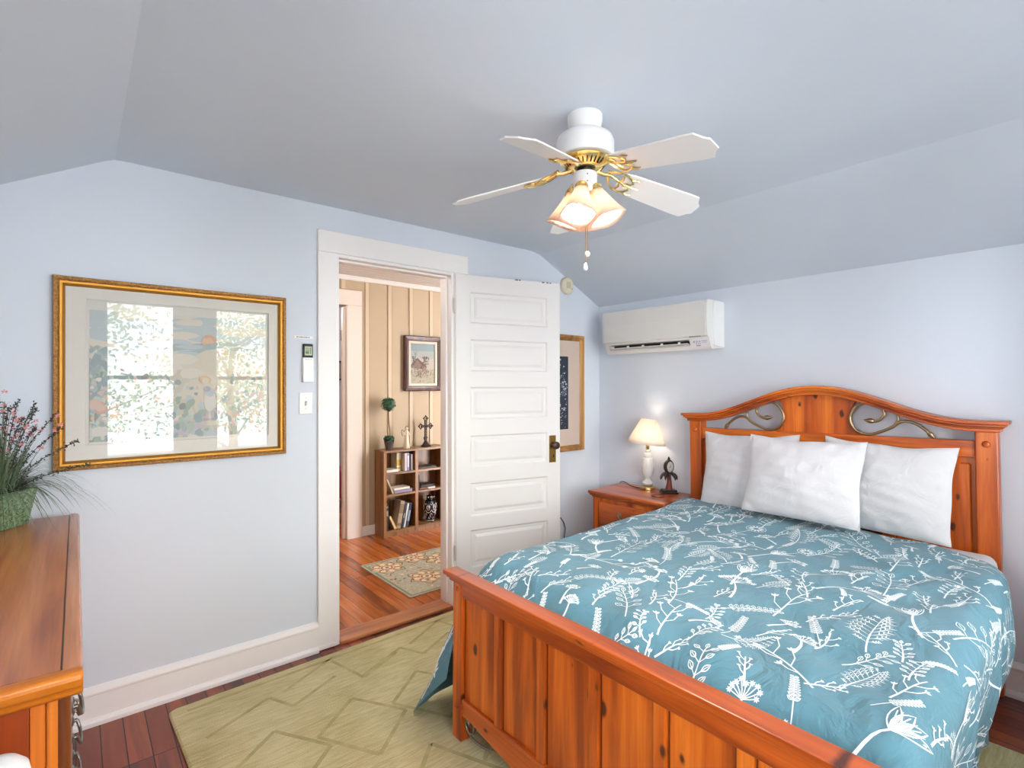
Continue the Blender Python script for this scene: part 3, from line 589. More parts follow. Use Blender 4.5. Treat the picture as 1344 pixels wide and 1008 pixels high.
for k in range(5):
    a = A0+2*PI*k/5; er = Vector((math.cos(a), math.sin(a), 0)); et = Vector((-math.sin(a), math.cos(a), 0)); tl = math.tan(math.radians(15))
    def Q(r, t, d=0): return Vector((FX, FY, 2.165+(.5-r)*.17+d))+er*r+et*t+Vector((0, 0, -tl*t))
    outl = [(.15, -.046), (.19, -.053), (.44, -.064), (.478, -.063), (.497, -.035), (.512, -.024), (.512, .024), (.497, .035), (.478, .063), (.44, .064), (.19, .053), (.15, .046)]
    n = len(outl); vs = [Q(r, t, .003) for r, t in outl]+[Q(r, t, -.003) for r, t in outl]
    mb = MB(); mb.add(vs, [tuple(range(n)), tuple(reversed(range(n, 2*n)))]+[(i, n+i, n+(i+1) % n, (i+1) % n) for i in range(n)]); mb.build('blade', m_fanw, fan, bevel=.0015)
    mb = MB()
    mb.tube([Vector((FX, FY, 2.25))+er*.045, Vector((FX, FY, 2.242))+er*.08, Q(.11, 0, .012), Q(.14, 0, .002), Q(.165, 0, -.005)], [.009, .009, .008, .007, .005], 8)
    for s in (-1, 1):
        mb.tube([Q(.1, s*.006, .018), Q(.118, s*.03, .006), Q(.14, s*.045, .0), Q(.165, s*.044, -.006), Q(.185, s*.034, -.007), Q(.2, s*.02, -.007), Q(.19, s*.008, -.007), Q(.172, s*.012, -.007)], [.006, .0055, .005, .005, .0045, .004, .004, .003], 6)
        mb.tube([Q(.185, s*.034, -.007), Q(.205, s*.042, -.007), Q(.222, s*.036, -.007)], [.005, .004, .002], 6)
        mb.tube([Q(.145, 0, -.002), Q(.155, s*.018, -.005), Q(.15, s*.036, -.003)], .004, 6)
    mb.tube([Q(.165, 0, -.006), Q(.2, 0, -.007), Q(.232, 0, -.006)], [.006, .005, .003], 6)
    mb.build('blade_iron', m_brass, fan, smooth=50)
for k in range(4):
    az = math.radians([-65, -155, 115, 25][k]); tilt = math.radians(22)
    ax = Vector((math.cos(az)*math.sin(tilt), math.sin(az)*math.sin(tilt), -math.cos(tilt)))
    base = Vector((FX, FY, 2.180))+Vector((math.cos(az), math.sin(az), 0))*.034
    z_ = -ax; x_ = z_.orthogonal().normalized(); x_ = Vector((-math.sin(az), math.cos(az), 0)); y_ = z_.cross(x_); Rm = Matrix((x_, y_, z_)).transposed()
    MB().tube([base-ax*.012-Vector((math.cos(az), math.sin(az), 0))*.012, base], .01, 10).lathe([(.012, .004), (.022, 0), (.026, -.008), (.025, -.022), (.02, -.024)], base, 20, Rm).build('shade_holder', m_brass, fan, smooth=40)
    def modf(t, z): q_ = max(0, min(1, (-z-.03)/.11)); return 1+(.025*math.cos(16*t)+.15*(abs(math.cos(2*t))**3)-.04)*q_
    sh = MB().lathe([(.022, -.014), (.026, -.03), (.035, -.06), (.044, -.09), (.052, -.115), (.062, -.14)], base, 64, Rm, cap=False, mod=modf).build('lamp_shade', m_fanshade, fan, smooth=60, solid=.0025)
    bp = base+ax*.062
    MB().ball(tuple(bp), .0175, 14, 10, (1, 1, 1.25)).build('bulb', m_bulb, sh, smooth=60)
    bulb_light('fan_bulb_light', tuple(base+ax*.085), 11.0, (1, .86, .73))
for (dx, dy, z1, nm) in ((.006, -.006, 1.942, 0), (-.006, -.008, 1.897, 1)):
    ch = MB().tube([(FX+dx, FY+dy, 2.158), (FX+dx, FY+dy, z1)], .0011, 6).build('pull_chain', m_brassd, fan)
    if nm == 0: MB().ball((FX+dx, FY+dy, z1-.008), .0095, 12, 8, (1, 1, 1.1)).build('pull_knob', m_plasticw, ch, smooth=60)
    else: MB().lathe([(.003, .014), (.006, .008), (.008, -.006), (.006, -.012), (.002, -.014)], (FX+dx, FY+dy, z1-.012), 12).build('pull_knob', m_plasticw, ch, smooth=50)

# ------------------------------------------------------------------ bed
bed = thing('bed', 'knotty pine bed with arched headboard and panelled footboard', 'bed', (-1.15, -1.77, 0))
HBX = Matrix.Translation((-.065, -1.712, 0)) @ Matrix.Rotation(math.radians(2.2), 4, 'Z') @ Matrix.Rotation(math.radians(-.8), 4, 'X')
def zarch(y): return 1.270+(.174*(.5+.5*math.cos(PI*min(abs(y)/.70, 1))))
def band(mb, y0, y1, zt, zb, x0, x1, n=48):
    ys = [y0+(y1-y0)*i/n for i in range(n+1)]; vs = []
    for y in ys: vs += [(x0, y, zb(y)), (x0, y, zt(y)), (x1, y, zt(y)), (x1, y, zb(y))]
    fs = [(i*4+k, i*4+(k+1) % 4, (i+1)*4+(k+1) % 4, (i+1)*4+k) for i in range(n) for k in range(4)]+[(3, 2, 1, 0), (n*4, n*4+1, n*4+2, n*4+3)]
    mb.add(vs, fs); return mb
hb = MB().box(-.02, .0, -.69, .69, .42, 1.1).xf(HBX).build('headboard', m_pz, bed)
mb = MB()
band(mb, -.812, .812, zarch, lambda y: zarch(y)-.016, -.098, .03)
band(mb, -.80, .80, lambda y: zarch(y)-.016, lambda y: zarch(y)-.028, -.088, .025); band(mb, -.792, .792, lambda y: zarch(y)-.028, lambda y: zarch(y)-.036, -.078, .022)
band(mb, -.782, .782, lambda y: zarch(y)-.036, lambda y: zarch(y)-.052, -.068, .02)
mb.xf(HBX).build('cap', m_py, hb, smooth=30, bevel=.003)
for s in (-1, 1):
    MB().box(-.055, .025, s*.689, s*.772, .0, zarch(.75)-.05).xf(HBX).build('post', m_pz, hb, bevel=.006)
    mb = MB().lathe([(.016, 0), (.0155, .005), (.009, .010), (.001, .011)], (0, 0, 0), 14, Matrix.Rotation(-PI/2, 3, 'Y')); mb.xf(HBX @ Matrix.Translation((-.0545, s*.73, 1.16))).build('peg', m_px, hb, smooth=50)
MB().box(-.042, .015, -.69, .69, 1.092, 1.172).xf(HBX).build('rail', m_py, hb, bevel=.004)
mb = MB()
def panel_half(z):
    q_ = (z-1.275)/.10; return .242-.07*math.sqrt(max(0, 1-q_*q_))
vs = []; nz = 26
zz = [1.172+(zarch(.2)-.045-1.172)*i/nz for i in range(nz+1)]
mb = MB()
for i in range(nz):
    z0, z1 = zz[i], zz[i+1]; h0, h1 = panel_half(z0), panel_half(z1)
    mb.add([(-.022, -h0, z0), (-.022, h0, z0), (-.022, h1, z1), (-.022, -h1, z1), (.005, -h0, z0), (.005, h0, z0), (.005, h1, z1), (.005, -h1, z1)], [(0, 1, 2, 3), (4, 7, 6, 5), (1, 5, 6, 2), (0, 3, 7, 4)])
band(mb, -.232, .232, lambda y: zarch(y)-.04, lambda y: zz[-1]-.002, -.022, .005, 20)
mb.box(-.0232, -.021, .068, .0715, 1.173, 1.385)
mb.xf(HBX).build('centre_panel', m_pz, hb)
for (y0, y1) in ((-.672, -.37), (-.31, -.05), (.05, .31), (.37, .672)):
    mb = MB().box(-.034, -.018, y0, y1, .5, 1.065); mb.xf(HBX).build('panel', m_pz, hb, bevel=.012, seg=1)
for y in (-.34, 0, .34): MB().box(-.036, -.01, y-.028, y+.028, .45, 1.092).xf(HBX).build('stile', m_pz, hb, bevel=.004)
def bud(mb, p, d, L, r):
    p, d = Vector(p), Vector(d).normalized(); mb.tube([p, p+d*L*.15, p+d*L*.4, p+d*L*.7, p+d*L], [r*.5, r*.85, r, r*.6, r*.1], 8)
def smooth_path(pts, n=5):
    P_ = [Vector(p) for p in pts]; out = []
    for i in range(len(P_)-1):
        p0, p1, p2, p3 = P_[max(i-1, 0)], P_[i], P_[i+1], P_[min(i+2, len(P_)-1)]
        for k in range(n):
            t = k/n; out.append(.5*((2*p1)+(p2-p0)*t+(2*p0-5*p1+4*p2-p3)*t*t+(3*p1-p0-3*p2+p3)*t*t*t))
    return out+[P_[-1]]
for s in (-1, 1):
    def SC(u, v): return Vector((-.03, s*(.256+(u*.084 if u < 1 else .084+(u-1)*.066)), 1.264+v*.084))
    main = [(.3, -.18), (.65, -.05), (.9, .35), (.6, .85), (0, 1), (-.6, .8), (-1, 0), (-.7, -.75), (0, -1.02), (.7, -.8), (1.35, -.5), (1.8, -.2), (2.3, -.1), (2.9, -.25), (3.5, -.62), (3.9, -1.0)]
    mb = MB(); mb.tube(smooth_path([SC(*p) for p in main]), .0078, 8); mb.tube(smooth_path([SC(1.45, -.45), SC(1.75, -.05), SC(1.72, .25), SC(1.55, .5)]), .0065, 8)
    bud(mb, SC(.35, -.16), SC(-.5, -.1)-SC(.3, -.18), .05, .015); bud(mb, SC(1.6, .35), SC(1.2, .9)-SC(1.6, .35), .045, .013); bud(mb, SC(3.6, -.7), SC(4.1, -1.2)-SC(3.6, -.7), .045, .013)
    mb.xf(HBX).build('scroll', m_iron, hb, smooth=60, label='bronzed iron scroll')
# footboard
m_glaze_shade = principled('glaze_and_groove_shade', '#5e2608', .5)  # dark strips at panel edges: groove shade painted in, along with antique glaze
FBX = Matrix.Translation((-2.17, 0, 0)) @ Matrix.Rotation(math.radians(.5), 4, 'Y')
FY0, FY1 = -1.075, -2.592
fb = MB().box(.02, .034, FY0-.05, FY1+.05, .13, .62).xf(FBX).build('footboard', m_pz, bed)
mb = MB().box(-.027, .042, FY0+.036, FY1-.036, .672, .690); mb.box(-.018, .036, FY0+.024, FY1-.024, .662, .673); mb.box(-.01, .032, FY0+.014, FY1-.014, .65, .663); mb.xf(FBX).build('cap', m_ry, fb, bevel=.003)
for y0, y1 in ((FY0, FY0-.062), (FY1, FY1+.062)):
    MB().box(0, .055, y0, y1, .016, .651).xf(FBX).build('post', m_pz, fb, bevel=.005)
    for z in (.622, .152):
        mb = MB().lathe([(.012, 0), (.011, .003), (.006, .006), (.001, .007)], (0, 0, 0), 14, Matrix.Rotation(-PI/2, 3, 'Y')); mb.xf(FBX @ Matrix.Translation((.0005, (y0+y1)/2, z))).build('peg', m_px, fb, smooth=50)
MB().box(.004, .04, FY0-.062, FY1+.062, .594, .651).xf(FBX).build('top_rail', m_ry, fb, bevel=.004)
mb = MB(); yc = (FY0+FY1)/2; hw = (FY0-FY1)/2-.062
def zlow(y):
    u = min(1, abs(y-yc)/hw); return .055+.075*max(0, (u-.0))**1.6 - .012*max(0, (u-.93)/.07)
band(mb, FY1+.062, FY0-.062, lambda y: .186, zlow, .006, .038, 60)
mb.box(.003, .02, FY1+.062, FY0-.062, .172, .188); mb.xf(FBX).build('bottom_rail', m_ry, fb, bevel=.003)
for k in range(5):
    y = -1.362-.2322*k; MB().box(.006, .03, y-.021, y+.021, .18, .60).xf(FBX).build('stile', m_pz, fb, bevel=.005)
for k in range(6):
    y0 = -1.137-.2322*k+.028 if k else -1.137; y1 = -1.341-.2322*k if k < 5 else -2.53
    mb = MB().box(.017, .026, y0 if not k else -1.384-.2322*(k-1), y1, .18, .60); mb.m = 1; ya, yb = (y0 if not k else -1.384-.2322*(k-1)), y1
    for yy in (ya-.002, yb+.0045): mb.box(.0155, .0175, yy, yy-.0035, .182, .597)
    mb.box(.0155, .0175, ya, yb, .5915, .5945); mb.xf(FBX).build('panel', [m_pz, m_glaze_shade], fb)
for s, yy in ((1, FY0-.062), (-1, FY1+.062)):
    def SF(u, v): return Vector((.02, yy-s*u, v))
    mb = MB(); mb.tube(smooth_path([SF(.025, .12), SF(.008, .10), SF(.012, .075), SF(.05, .052), SF(.09, .05), SF(.14, .058), SF(.19, .075)]), .005, 8)
    mb.tube(smooth_path([SF(.03, .062), SF(.055, .07), SF(.065, .09)]), .004, 8); bud(mb, SF(.02, .115), (0, -s*.4, -.6), .035, .009); bud(mb, SF(.19, .075), (0, -s*1, .5), .035, .008); bud(mb, SF(.063, .085), (0, -s*.1, 1), .03, .007)
    mb.xf(FBX).build('scroll', m_pewter, fb, smooth=60, label='pewter iron scroll')
for yh, yf in ((-.975, -1.10), (-2.455, -2.567)):
    a_, b_ = Vector((-.07, yh, .33)), Vector((-2.118, yf, .33)); d = (b_-a_)
    MB().obox((a_+b_)/2, d/2, d.cross(Vector((0, 0, 1))).normalized()*.014, (0, 0, .08)).build('side_rail', m_px, bed, bevel=.004)
# mattress
mat_ = MB().prism([(-.13, -1.02), (-.13, -2.475), (-1.94, -2.53), (-1.94, -1.135)], .36, .672, 'z').build('mattress', m_linen, bevel=.045, seg=4, smooth=50)
tag(mat_, 'white sheeted mattress showing a corner beside the right post of the headboard', 'mattress')

# duvet: one surface function used by the cloth and by its printed drawings
DL, DWF, DR_, EXL, EXR = 1.83, 1.42, .08, .62, .56
def Sdv(al, c):
    al = np.asarray(al, float); c = np.asarray(c, float); a = 1-al/DL
    x = -.27-DL*a-.11*sstep(1.15, 1.5, c)*(1-sstep(0, .2, a))
    yl = -.885+.085*x; yr = -2.46-.14*(1-np.exp(x/.5))
    puff = .012*np.sin(3.1*al+1)*np.sin(2.3*c+.6)+.006*np.sin(7.3*al+2.1*c)+.0035*np.sin(19*c-6*al+1.2*np.sin(5*al))+.0022*np.sin(37*al+13*c)*np.exp(-((al-.15)/.25)**2)
    wr = .006*np.exp(-((al-.12)/.16)**2)*np.sin(26*c+9*al)+.005*np.exp(-((c-1.15)/.25)**2)*np.sin(24*(al+.7*c))
    wr2 = .0055*np.exp(-((al-1.15)/.35)**2-((c-1.2)/.35)**2)*np.sin(42*(c*.8-al*.35))
    zt = .702+puff+wr+wr2-.05*sstep(.94, 1, a)-.012*sstep(.86, 1, a)
    flat = np.clip(c/DWF, 0, 1); y = yl-DR_-flat*(yl-yr-2*DR_); z = zt.copy()
    # left
    t = np.clip(-c, 0, None); ph = np.clip(t/DR_, 0, PI/2); ex = np.clip(t-DR_*PI/2, 0, None)
    Lm = (.40+.22*sstep(.45, 1, a))/EXL; ex = ex*Lm; fl = .03+.40*sstep(.55, 1, a)
    y = y+DR_*np.sin(ph)+ex*np.sin(fl); z = z-DR_*(1-np.cos(ph))-ex*np.cos(fl)
    x = x-.11*(ex/EXL)**1.5*sstep(.8, 1, a)
    y = y+.012*np.sin(x*16)*(ex/.5)+.010*np.sin(9*ex+20*al)*np.clip(ex/.2, 0, 1)*sstep(.6, 1, a)
    # right
    t = np.clip(c-DWF, 0, None); ph = np.clip(t/DR_, 0, PI/2); ex = np.clip(t-DR_*PI/2, 0, None)
    g = np.clip(ex/.45, 0, 1)
    y = y-DR_*np.sin(ph)-.03*np.sin(PI*np.clip(ex/.4, 0, 1))*np.exp(-((x+.6)/.5)**2)-(.020*np.sin(17*x+.8)+.011*np.sin(31*x+2))*g**.8+.075*g**1.5; z = z-DR_*(1-np.cos(ph))-ex
    z = z+.03*g*np.sin(4*x)
    return np.stack([x, y, z], -1)
def Ndv(al, c):
    e = 1e-3; A_ = Sdv(al+e, c)-Sdv(al-e, c); B_ = Sdv(al, c+e)-Sdv(al, c-e); n = np.cross(A_, B_); n /= np.linalg.norm(n, axis=-1, keepdims=True)+1e-12
    return -n
C0, C1 = -(DR_*PI/2+EXL), DWF+DR_*PI/2+EXR
nu, nv = 150, 230
al_g, c_g = np.meshgrid(np.linspace(0, DL, nu+1), np.linspace(C0, C1, nv+1), indexing='ij')
Vd = Sdv(al_g.ravel(), c_g.ravel())
nn = Ndv(np.array([.9]), np.array([.7]))[0]; NSG = 1 if nn[2] > 0 else -1
dverts = Vd.tolist(); dfaces = [(i*(nv+1)+j, i*(nv+1)+j+1, (i+1)*(nv+1)+j+1, (i+1)*(nv+1)+j) for i in range(nu) for j in range(nv)]
dmat = [0]*len(dfaces)
def ribbon(pts, w):
    P_ = np.array(pts, float); n = len(P_)
    if n < 2: return
    ok = (P_[:, 0] > .004) & (P_[:, 0] < DL-.004) & (P_[:, 1] > C0+.004) & (P_[:, 1] < C1-.004)
    ws = np.array(w if isinstance(w, (list, tuple, np.ndarray)) else [w]*n, float)*1.1
    d = np.gradient(P_, axis=0); d /= np.linalg.norm(d, axis=1, keepdims=True)+1e-9; nm = np.stack([-d[:, 1], d[:, 0]], 1)
    Lp, Rp = P_+nm*ws[:, None]/2, P_-nm*ws[:, None]/2
    N3 = Ndv(P_[:, 0], P_[:, 1])*NSG*.0011
    L3, R3 = Sdv(Lp[:, 0], Lp[:, 1])+N3, Sdv(Rp[:, 0], Rp[:, 1])+N3
    o = len(dverts); dverts.extend(L3.tolist()); dverts.extend(R3.tolist())
    for i in range(n-1):
        if ok[i] and ok[i+1]: dfaces.append((o+i, o+i+1, o+n+i+1, o+n+i)); dmat.append(1)
class Motif:
    def __init__(s, al, c, rot, L): s.o = np.array([al, c]); s.L = L; s.cs, s.sn = math.cos(rot), math.sin(rot)
    def m(s, pts):
        p = np.array(pts, float)*s.L; u, v = p[:, 0], p[:, 1]   # u lateral, v up
        return np.stack([s.o[0]+v*s.cs-u*s.sn, s.o[1]+u*s.cs+v*s.sn], 1)
    def stroke(s, pts, w): ribbon(s.m(pts), w)
    def leaf(s, b, ang, ln, wd, outline=True, w=.0026):
        d = np.array([math.sin(ang), math.cos(ang)]); n = np.array([d[1], -d[0]]); b = np.array(b)
        ts = np.linspace(0, 1, 7)
        if outline:
            up = [b+d*ln*t+n*wd*math.sin(PI*t)*(1-.25*t) for t in ts]; dn = [b+d*ln*t-n*wd*math.sin(PI*t)*(1-.25*t) for t in ts[::-1]]
            s.stroke(up+dn[1:], w); s.stroke([b+d*ln*t for t in (0, .4, .8)], w*.8)
        else:
            s.stroke([b+d*ln*t for t in ts], [max(.0008, 2*wd*s.L*math.sin(PI*min(max(t, .06), .97))) for t in ts])
def stem(curv, n=10, h=1): return [(curv*(t*t)*h, t*h) for t in np.linspace(0, 1, n)]
def mk_fern(M_, rd):
    cv = rd.uniform(-.3, .3); M_.stroke(stem(cv, 12), [.0042]*6+[.0028]*6)
    for i in range(8):
        t = .24+.72*i/7; b = (cv*t*t, t); ln = .30*math.sin(PI*(.1+.86*(1-t)))*(.7 if t < .3 else 1)+.03
        for s in (-1, 1):
            a_ = s*(1.0-.4*t); M_.leaf(b, a_, ln, .007, False)
            for q in (.4, .62, .82):
                p = (b[0]+math.sin(a_)*ln*q, b[1]+math.cos(a_)*ln*q); M_.leaf(p, a_-.7*s, ln*.26, .0065, False); M_.leaf(p, a_+.7*s, ln*.24, .0065, False)
def mk_umbel(M_, rd):
    cv = rd.uniform(-.35, .35); st = stem(cv, 10, .68); M_.stroke(st, list(np.linspace(.009, .005, 10))); e = st[-1]
    for k in range(9):
        a = -1.25+2.5*k/8; r = rd.uniform(.22, .33); p = (e[0]+math.sin(a)*r, e[1]+math.cos(a)*r); M_.stroke([e, ((e[0]+p[0])/2+.01, (e[1]+p[1])/2), p], .0026)
        for q in range(7):
            b = 2*PI*q/7; M_.leaf(p, b, .055, .011, False)
def mk_spike(M_, rd):
    cv = rd.uniform(-.3, .3); M_.stroke(stem(cv, 12), .003)
    for i in range(9):
        t = .38+.6*i/8; b = (cv*t*t, t)
        for s in (-1, 1): M_.leaf((b[0]+s*.012, b[1]), s*1.0, .11*(1.15-.6*t), .03, True, .002)
def mk_sprig(M_, rd):
    cv = rd.uniform(-.3, .3); M_.stroke(stem(cv, 10), [.0045]*5+[.003]*5)
    for i in range(4):
        t = .28+.6*i/3; b = (cv*t*t, t)
        for s in (-1, 1):
            a = s*rd.uniform(.6, .95); p = (b[0]+math.sin(a)*.12, b[1]+math.cos(a)*.12); M_.stroke([b, p], .0022); M_.leaf(p, a, .17, .045, True, .0024)
    M_.leaf((cv, 1), 0, .15, .04, True, .0024)
def mk_tulip(M_, rd):
    cv = rd.uniform(-.3, .3); st = stem(cv, 10, .6); M_.stroke(st, list(np.linspace(.009, .006, 10))); e = st[-1]; tl = cv*.9
    for a, w_ in ((-.42, .05), (-.12, .06), (.2, .055), (.5, .04)): M_.leaf(e, tl+a, .36, w_, True, .0032)
    for a in (-.3, .05, .33): M_.leaf(e, tl+a, .3, .012, False)
def mk_pod(M_, rd):
    st = stem(rd.uniform(-.1, .1), 6, .62); M_.stroke(st, .003); e = (st[-1][0], st[-1][1]+.16)
    M_.stroke([(e[0]+.16*math.cos(t), e[1]+.16*math.sin(t)) for t in np.linspace(0, 2*PI, 21)], .0028)
    for k in range(12):
        t = 2*PI*k/12; M_.leaf((e[0]+.04*math.cos(t), e[1]+.04*math.sin(t)), PI/2-t, .1, .016, False)
    for s in (-1, 1): M_.leaf((st[2][0], st[2][1]), s*.8, .2, .04, True, .0024)
def mk_branch(M_, rd):
    cv = rd.uniform(-.3, .3); M_.stroke(stem(cv, 10), list(np.linspace(.0055, .003, 10)))
    for i in range(5):
        t = .25+.14*i; s = 1 if i % 2 else -1; b = (cv*t*t, t); a = s*rd.uniform(.5, .9); ln = rd.uniform(.2, .34)
        m_ = (b[0]+math.sin(a)*ln*.6, b[1]+math.cos(a)*ln*.6); p = (m_[0]+math.sin(a*.4)*ln*.5, m_[1]+math.cos(a*.4)*ln*.5); M_.stroke([b, m_, p], .003)
        for q in (-.6, 0, .6): M_.leaf(p, a*.4+q, .085, .016, False)
def mk_drop(M_, rd):
    st = smooth_path([(0, 0, 0), (.02, .5, 0), (.12, .85, 0), (.3, .95, 0), (.42, .8, 0)], 4); M_.stroke([(p.x, p.y) for p in st], .005)
    e = (.42, .82)
    for a in (2.75, 3.0, 3.25, 3.5): M_.leaf(e, a, .34, .03, True, .0028)
    M_.leaf((.01, .25), .5, .25, .03, True, .0026)
KIN = [mk_fern, mk_umbel, mk_spike, mk_sprig, mk_tulip, mk_pod, mk_branch, mk_spike, mk_branch, mk_drop, mk_umbel, mk_branch, mk_sprig, mk_tulip, mk_spike]
rdm = random.Random(23); placed = []; tries = 0
while tries < 9000 and len(placed) < 520:
    tries += 1
    big = len(placed) < 85
    L_ = rdm.uniform(.19, .30) if big else rdm.uniform(.10, .18)
    al0 = rdm.uniform(-.08, DL-.06); cc0 = rdm.uniform(C0+.02, C1-.02); rot = rdm.gauss(0, .45)
    mid = (al0+L_*.55*math.cos(rot), cc0+L_*.55*math.sin(rot))
    if any((mid[0]-p[0])**2+(mid[1]-p[1])**2 < (.295*(L_+p[2]))**2 for p in placed): continue
    placed.append((*mid, L_)); Mo = Motif(al0, cc0, rot, L_)
    (rdm.choice(KIN) if big else rdm.choice((mk_branch, mk_sprig, mk_spike, mk_fern, mk_umbel, mk_branch)))(Mo, rdm)
def Sfl(q, c):                                   # the corner folded back beside the footboard post
    q = np.asarray(q, float); c = np.asarray(c, float); b0 = Sdv(np.full_like(c, 0.0), c); f = np.clip((-c-.126)/EXL, 0, 1)
    T = np.stack([b0[..., 0]*.0-2.115-.075*f, np.full_like(c, -1.064), b0[..., 2]+.27*f], -1); P_ = b0+(T-b0)*q[..., None]
    P_[..., 0] -= .025*np.sin(PI*q)*f+.006*np.sin(14*c+5*q)*np.sin(PI*q); return P_
fo = len(dverts); qg, cg = np.meshgrid(np.linspace(0, 1, 19), np.linspace(C0, -.126, 61), indexing='ij'); dverts.extend(Sfl(qg.ravel(), cg.ravel()).tolist())
for i in range(18):
    for j in range(60): dfaces.append((fo+i*61+j, fo+(i+1)*61+j, fo+(i+1)*61+j+1, fo+i*61+j+1)); dmat.append(0)
class FlapMotif(Motif):
    def stroke(s, pts, w):
        P_ = s.m(pts); n = len(P_); ws = np.array(w if isinstance(w, (list, tuple, np.ndarray)) else [w]*n, float)
        P_ = np.stack([np.clip(P_[:, 0]/.2, .03, .97), np.clip(P_[:, 1], C0+.01, -.14)], 1); X = Sfl(P_[:, 0], P_[:, 1])+np.array([-.0025, -.001, 0])
        d = np.gradient(X, axis=0); d /= np.linalg.norm(d, axis=1, keepdims=True)+1e-9; nm = np.stack([np.zeros(n), -d[:, 2], d[:, 1]], 1)
        o = len(dverts); dverts.extend((X+nm*ws[:, None]/2).tolist()); dverts.extend((X-nm*ws[:, None]/2).tolist())
        for i in range(n-1): dfaces.append((o+i, o+i+1, o+n+i+1, o+n+i)); dmat.append(1)
for al_, c_, r_, L_, fn_ in ((.06, -.70, 1.35, .13, mk_sprig), (.13, -.64, 1.7, .13, mk_tulip), (.07, -.52, 1.4, .15, mk_branch), (.1, -.42, 1.6, .14, mk_spike)): fn_(FlapMotif(al_, c_, r_, L_), rdm)
me = bpy.data.meshes.new('duvet'); me.from_pydata(dverts, [], dfaces); me.materials.append(m_duvet); me.materials.append(m_print)
me.polygons.foreach_set('material_index', dmat); me.polygons.foreach_set('use_smooth', [True]*len(dfaces)); me.update()
dv = bpy.data.objects.new('duvet', me); COL.objects.link(dv); tag(dv, 'teal duvet printed with white wildflowers spread over the pine bed', 'duvet')

# pillows
def pillow(label, c, w, h, T, lean, seed, sag=0, yaw=0, roll=0):
    rd = random.Random(seed); ph = [rd.uniform(0, 6) for _ in range(8)]; n = 44
    up = Vector((math.sin(lean), 0, math.cos(lean))); wd = Vector((0, -1, 0)); nrm = Vector((-math.cos(lean), 0, math.sin(lean)))
    Rz = Matrix.Rotation(yaw, 3, 'Z'); up, wd, nrm = Rz @ up, Rz @ wd, Rz @ nrm
    cr, sr = math.cos(roll), math.sin(roll); up, wd = cr*up+sr*wd, cr*wd-sr*up
    mb = MB()
    for side in (1, -1):
        def fn(i, j):
            u, v = 2*i-1, 2*j-1
            pu = 1-.055*(1-v*v)-.012*math.sin(5*v+ph[0])*(1-v*v); pv = 1-(.10 if v > 0 else .10*(1+v)+.015*(-v))*(1-u*u)-.02*math.sin(6*u+ph[1])*(1-u*u)*(1 if v > 0 else 1+v)
            th = T*.5*(max(0, math.cos(PI*u/2))**.5)*(max(0, math.cos(PI*v/2))**.5)
            env = max(0, (1-u**4)*(1-v**4))
            wr = env*(.0025*math.sin(7*u+4*v+ph[2])+.0016*math.sin(15*u-9*v+ph[3])+.0014*math.sin(5*u+23*v+ph[4]))+.004*max(0, abs(u)*abs(v))**2*math.sin(16*u*v+ph[6])
            er = .006*math.sin(18*math.atan2(v, u)+ph[5])*max(abs(u), abs(v))**6*env**.3
            p = Vector(c)+wd*(w/2*u*pu)+up*(h/2*v*pv-sag*(1-v)*.5*(u*u) + sag*.5*u*(1+v)*.0)+nrm*(side*th+(wr+er)*side)
            return p
        mb.grid(fn, n, n)
    o = mb.build('pillow', m_linen, smooth=80)
    return tag(o, label, 'pillow', 'pillows against the headboard')
pillow('white pillow at the nightstand side, partly behind the middle pillow', (-.235, -1.365, .925), .58, .47, .17, .20, 1, roll=-.03)
pillow('white pillow at the right, below the right iron scroll of the headboard', (-.225, -2.055, .935), .57, .46, .17, .20, 2, roll=.03)
pillow('white middle pillow propped in front of the other two pillows', (-.375, -1.722, .95), .59, .44, .18, .27, 3)

# ------------------------------------------------------------------ nightstand and the things on it
nsx = Matrix.Translation((-.24, -.595, 0)) @ Matrix.Rotation(math.radians(3.5), 4, 'Z')
ns = thing('nightstand', 'pine nightstand in the corner beside the bed', 'nightstand', (-.24, -.595, 0))
NH = .68
MB().box(-.17, .19, -.28, .28, .06, NH-.04).xf(nsx).build('body', m_pz, ns, bevel=.004)
mb = MB().box(-.215, .205, -.315, .315, NH-.022, NH).box(-.207, .2, -.307, .307, NH-.034, NH-.02).box(-.195, .195, -.295, .295, NH-.046, NH-.032); mb.xf(nsx).build('top', m_rytop, ns, bevel=.006, seg=3)
for s in (-1, 1):
    MB().box(-.185, -.145, s*.245, s*.29, .0, NH-.045).xf(nsx).build('post', m_pz, ns, bevel=.005)
    MB().box(.15, .19, s*.245, s*.285, .0, .08).xf(nsx).build('foot', m_pz, ns)
for z0, z1 in ((.43, .605), (.22, .405), (.1, .2)):
    d_ = MB().box(-.186, -.165, -.238, .238, z0, z1).xf(nsx).build('drawer', m_ry, ns, bevel=.008, seg=2)
    zc = (z0+z1)/2+.02; mb = MB(); H_ = lambda y, z, x=-.186: Vector((x, y, z))
    for s in (-1, 1):
        mb.lathe([(.016, 0), (.014, .004), (.006, .006), (.006, .016), (.008, .018), (.001, .02)], H_(s*.055, zc), 12, Matrix.Rotation(-PI/2, 3, 'Y'))
        for q in range(4): mb.ball(tuple(H_(s*.055+.014*math.cos(PI/4+q*PI/2), zc+.014*math.sin(PI/4+q*PI/2), -.188)), .007, 8, 5, (.5, 1, 1))
    mb.tube(smooth_path([H_(-.055, zc, -.202), H_(-.045, zc-.018, -.206), H_(-.02, zc-.03, -.208), H_(0, zc-.027, -.208), H_(.02, zc-.03, -.208), H_(.045, zc-.018, -.206), H_(.055, zc, -.202)]), [.004]*31, 8)
    mb.xf(nsx).build('handle', m_iron, d_, smooth=50)
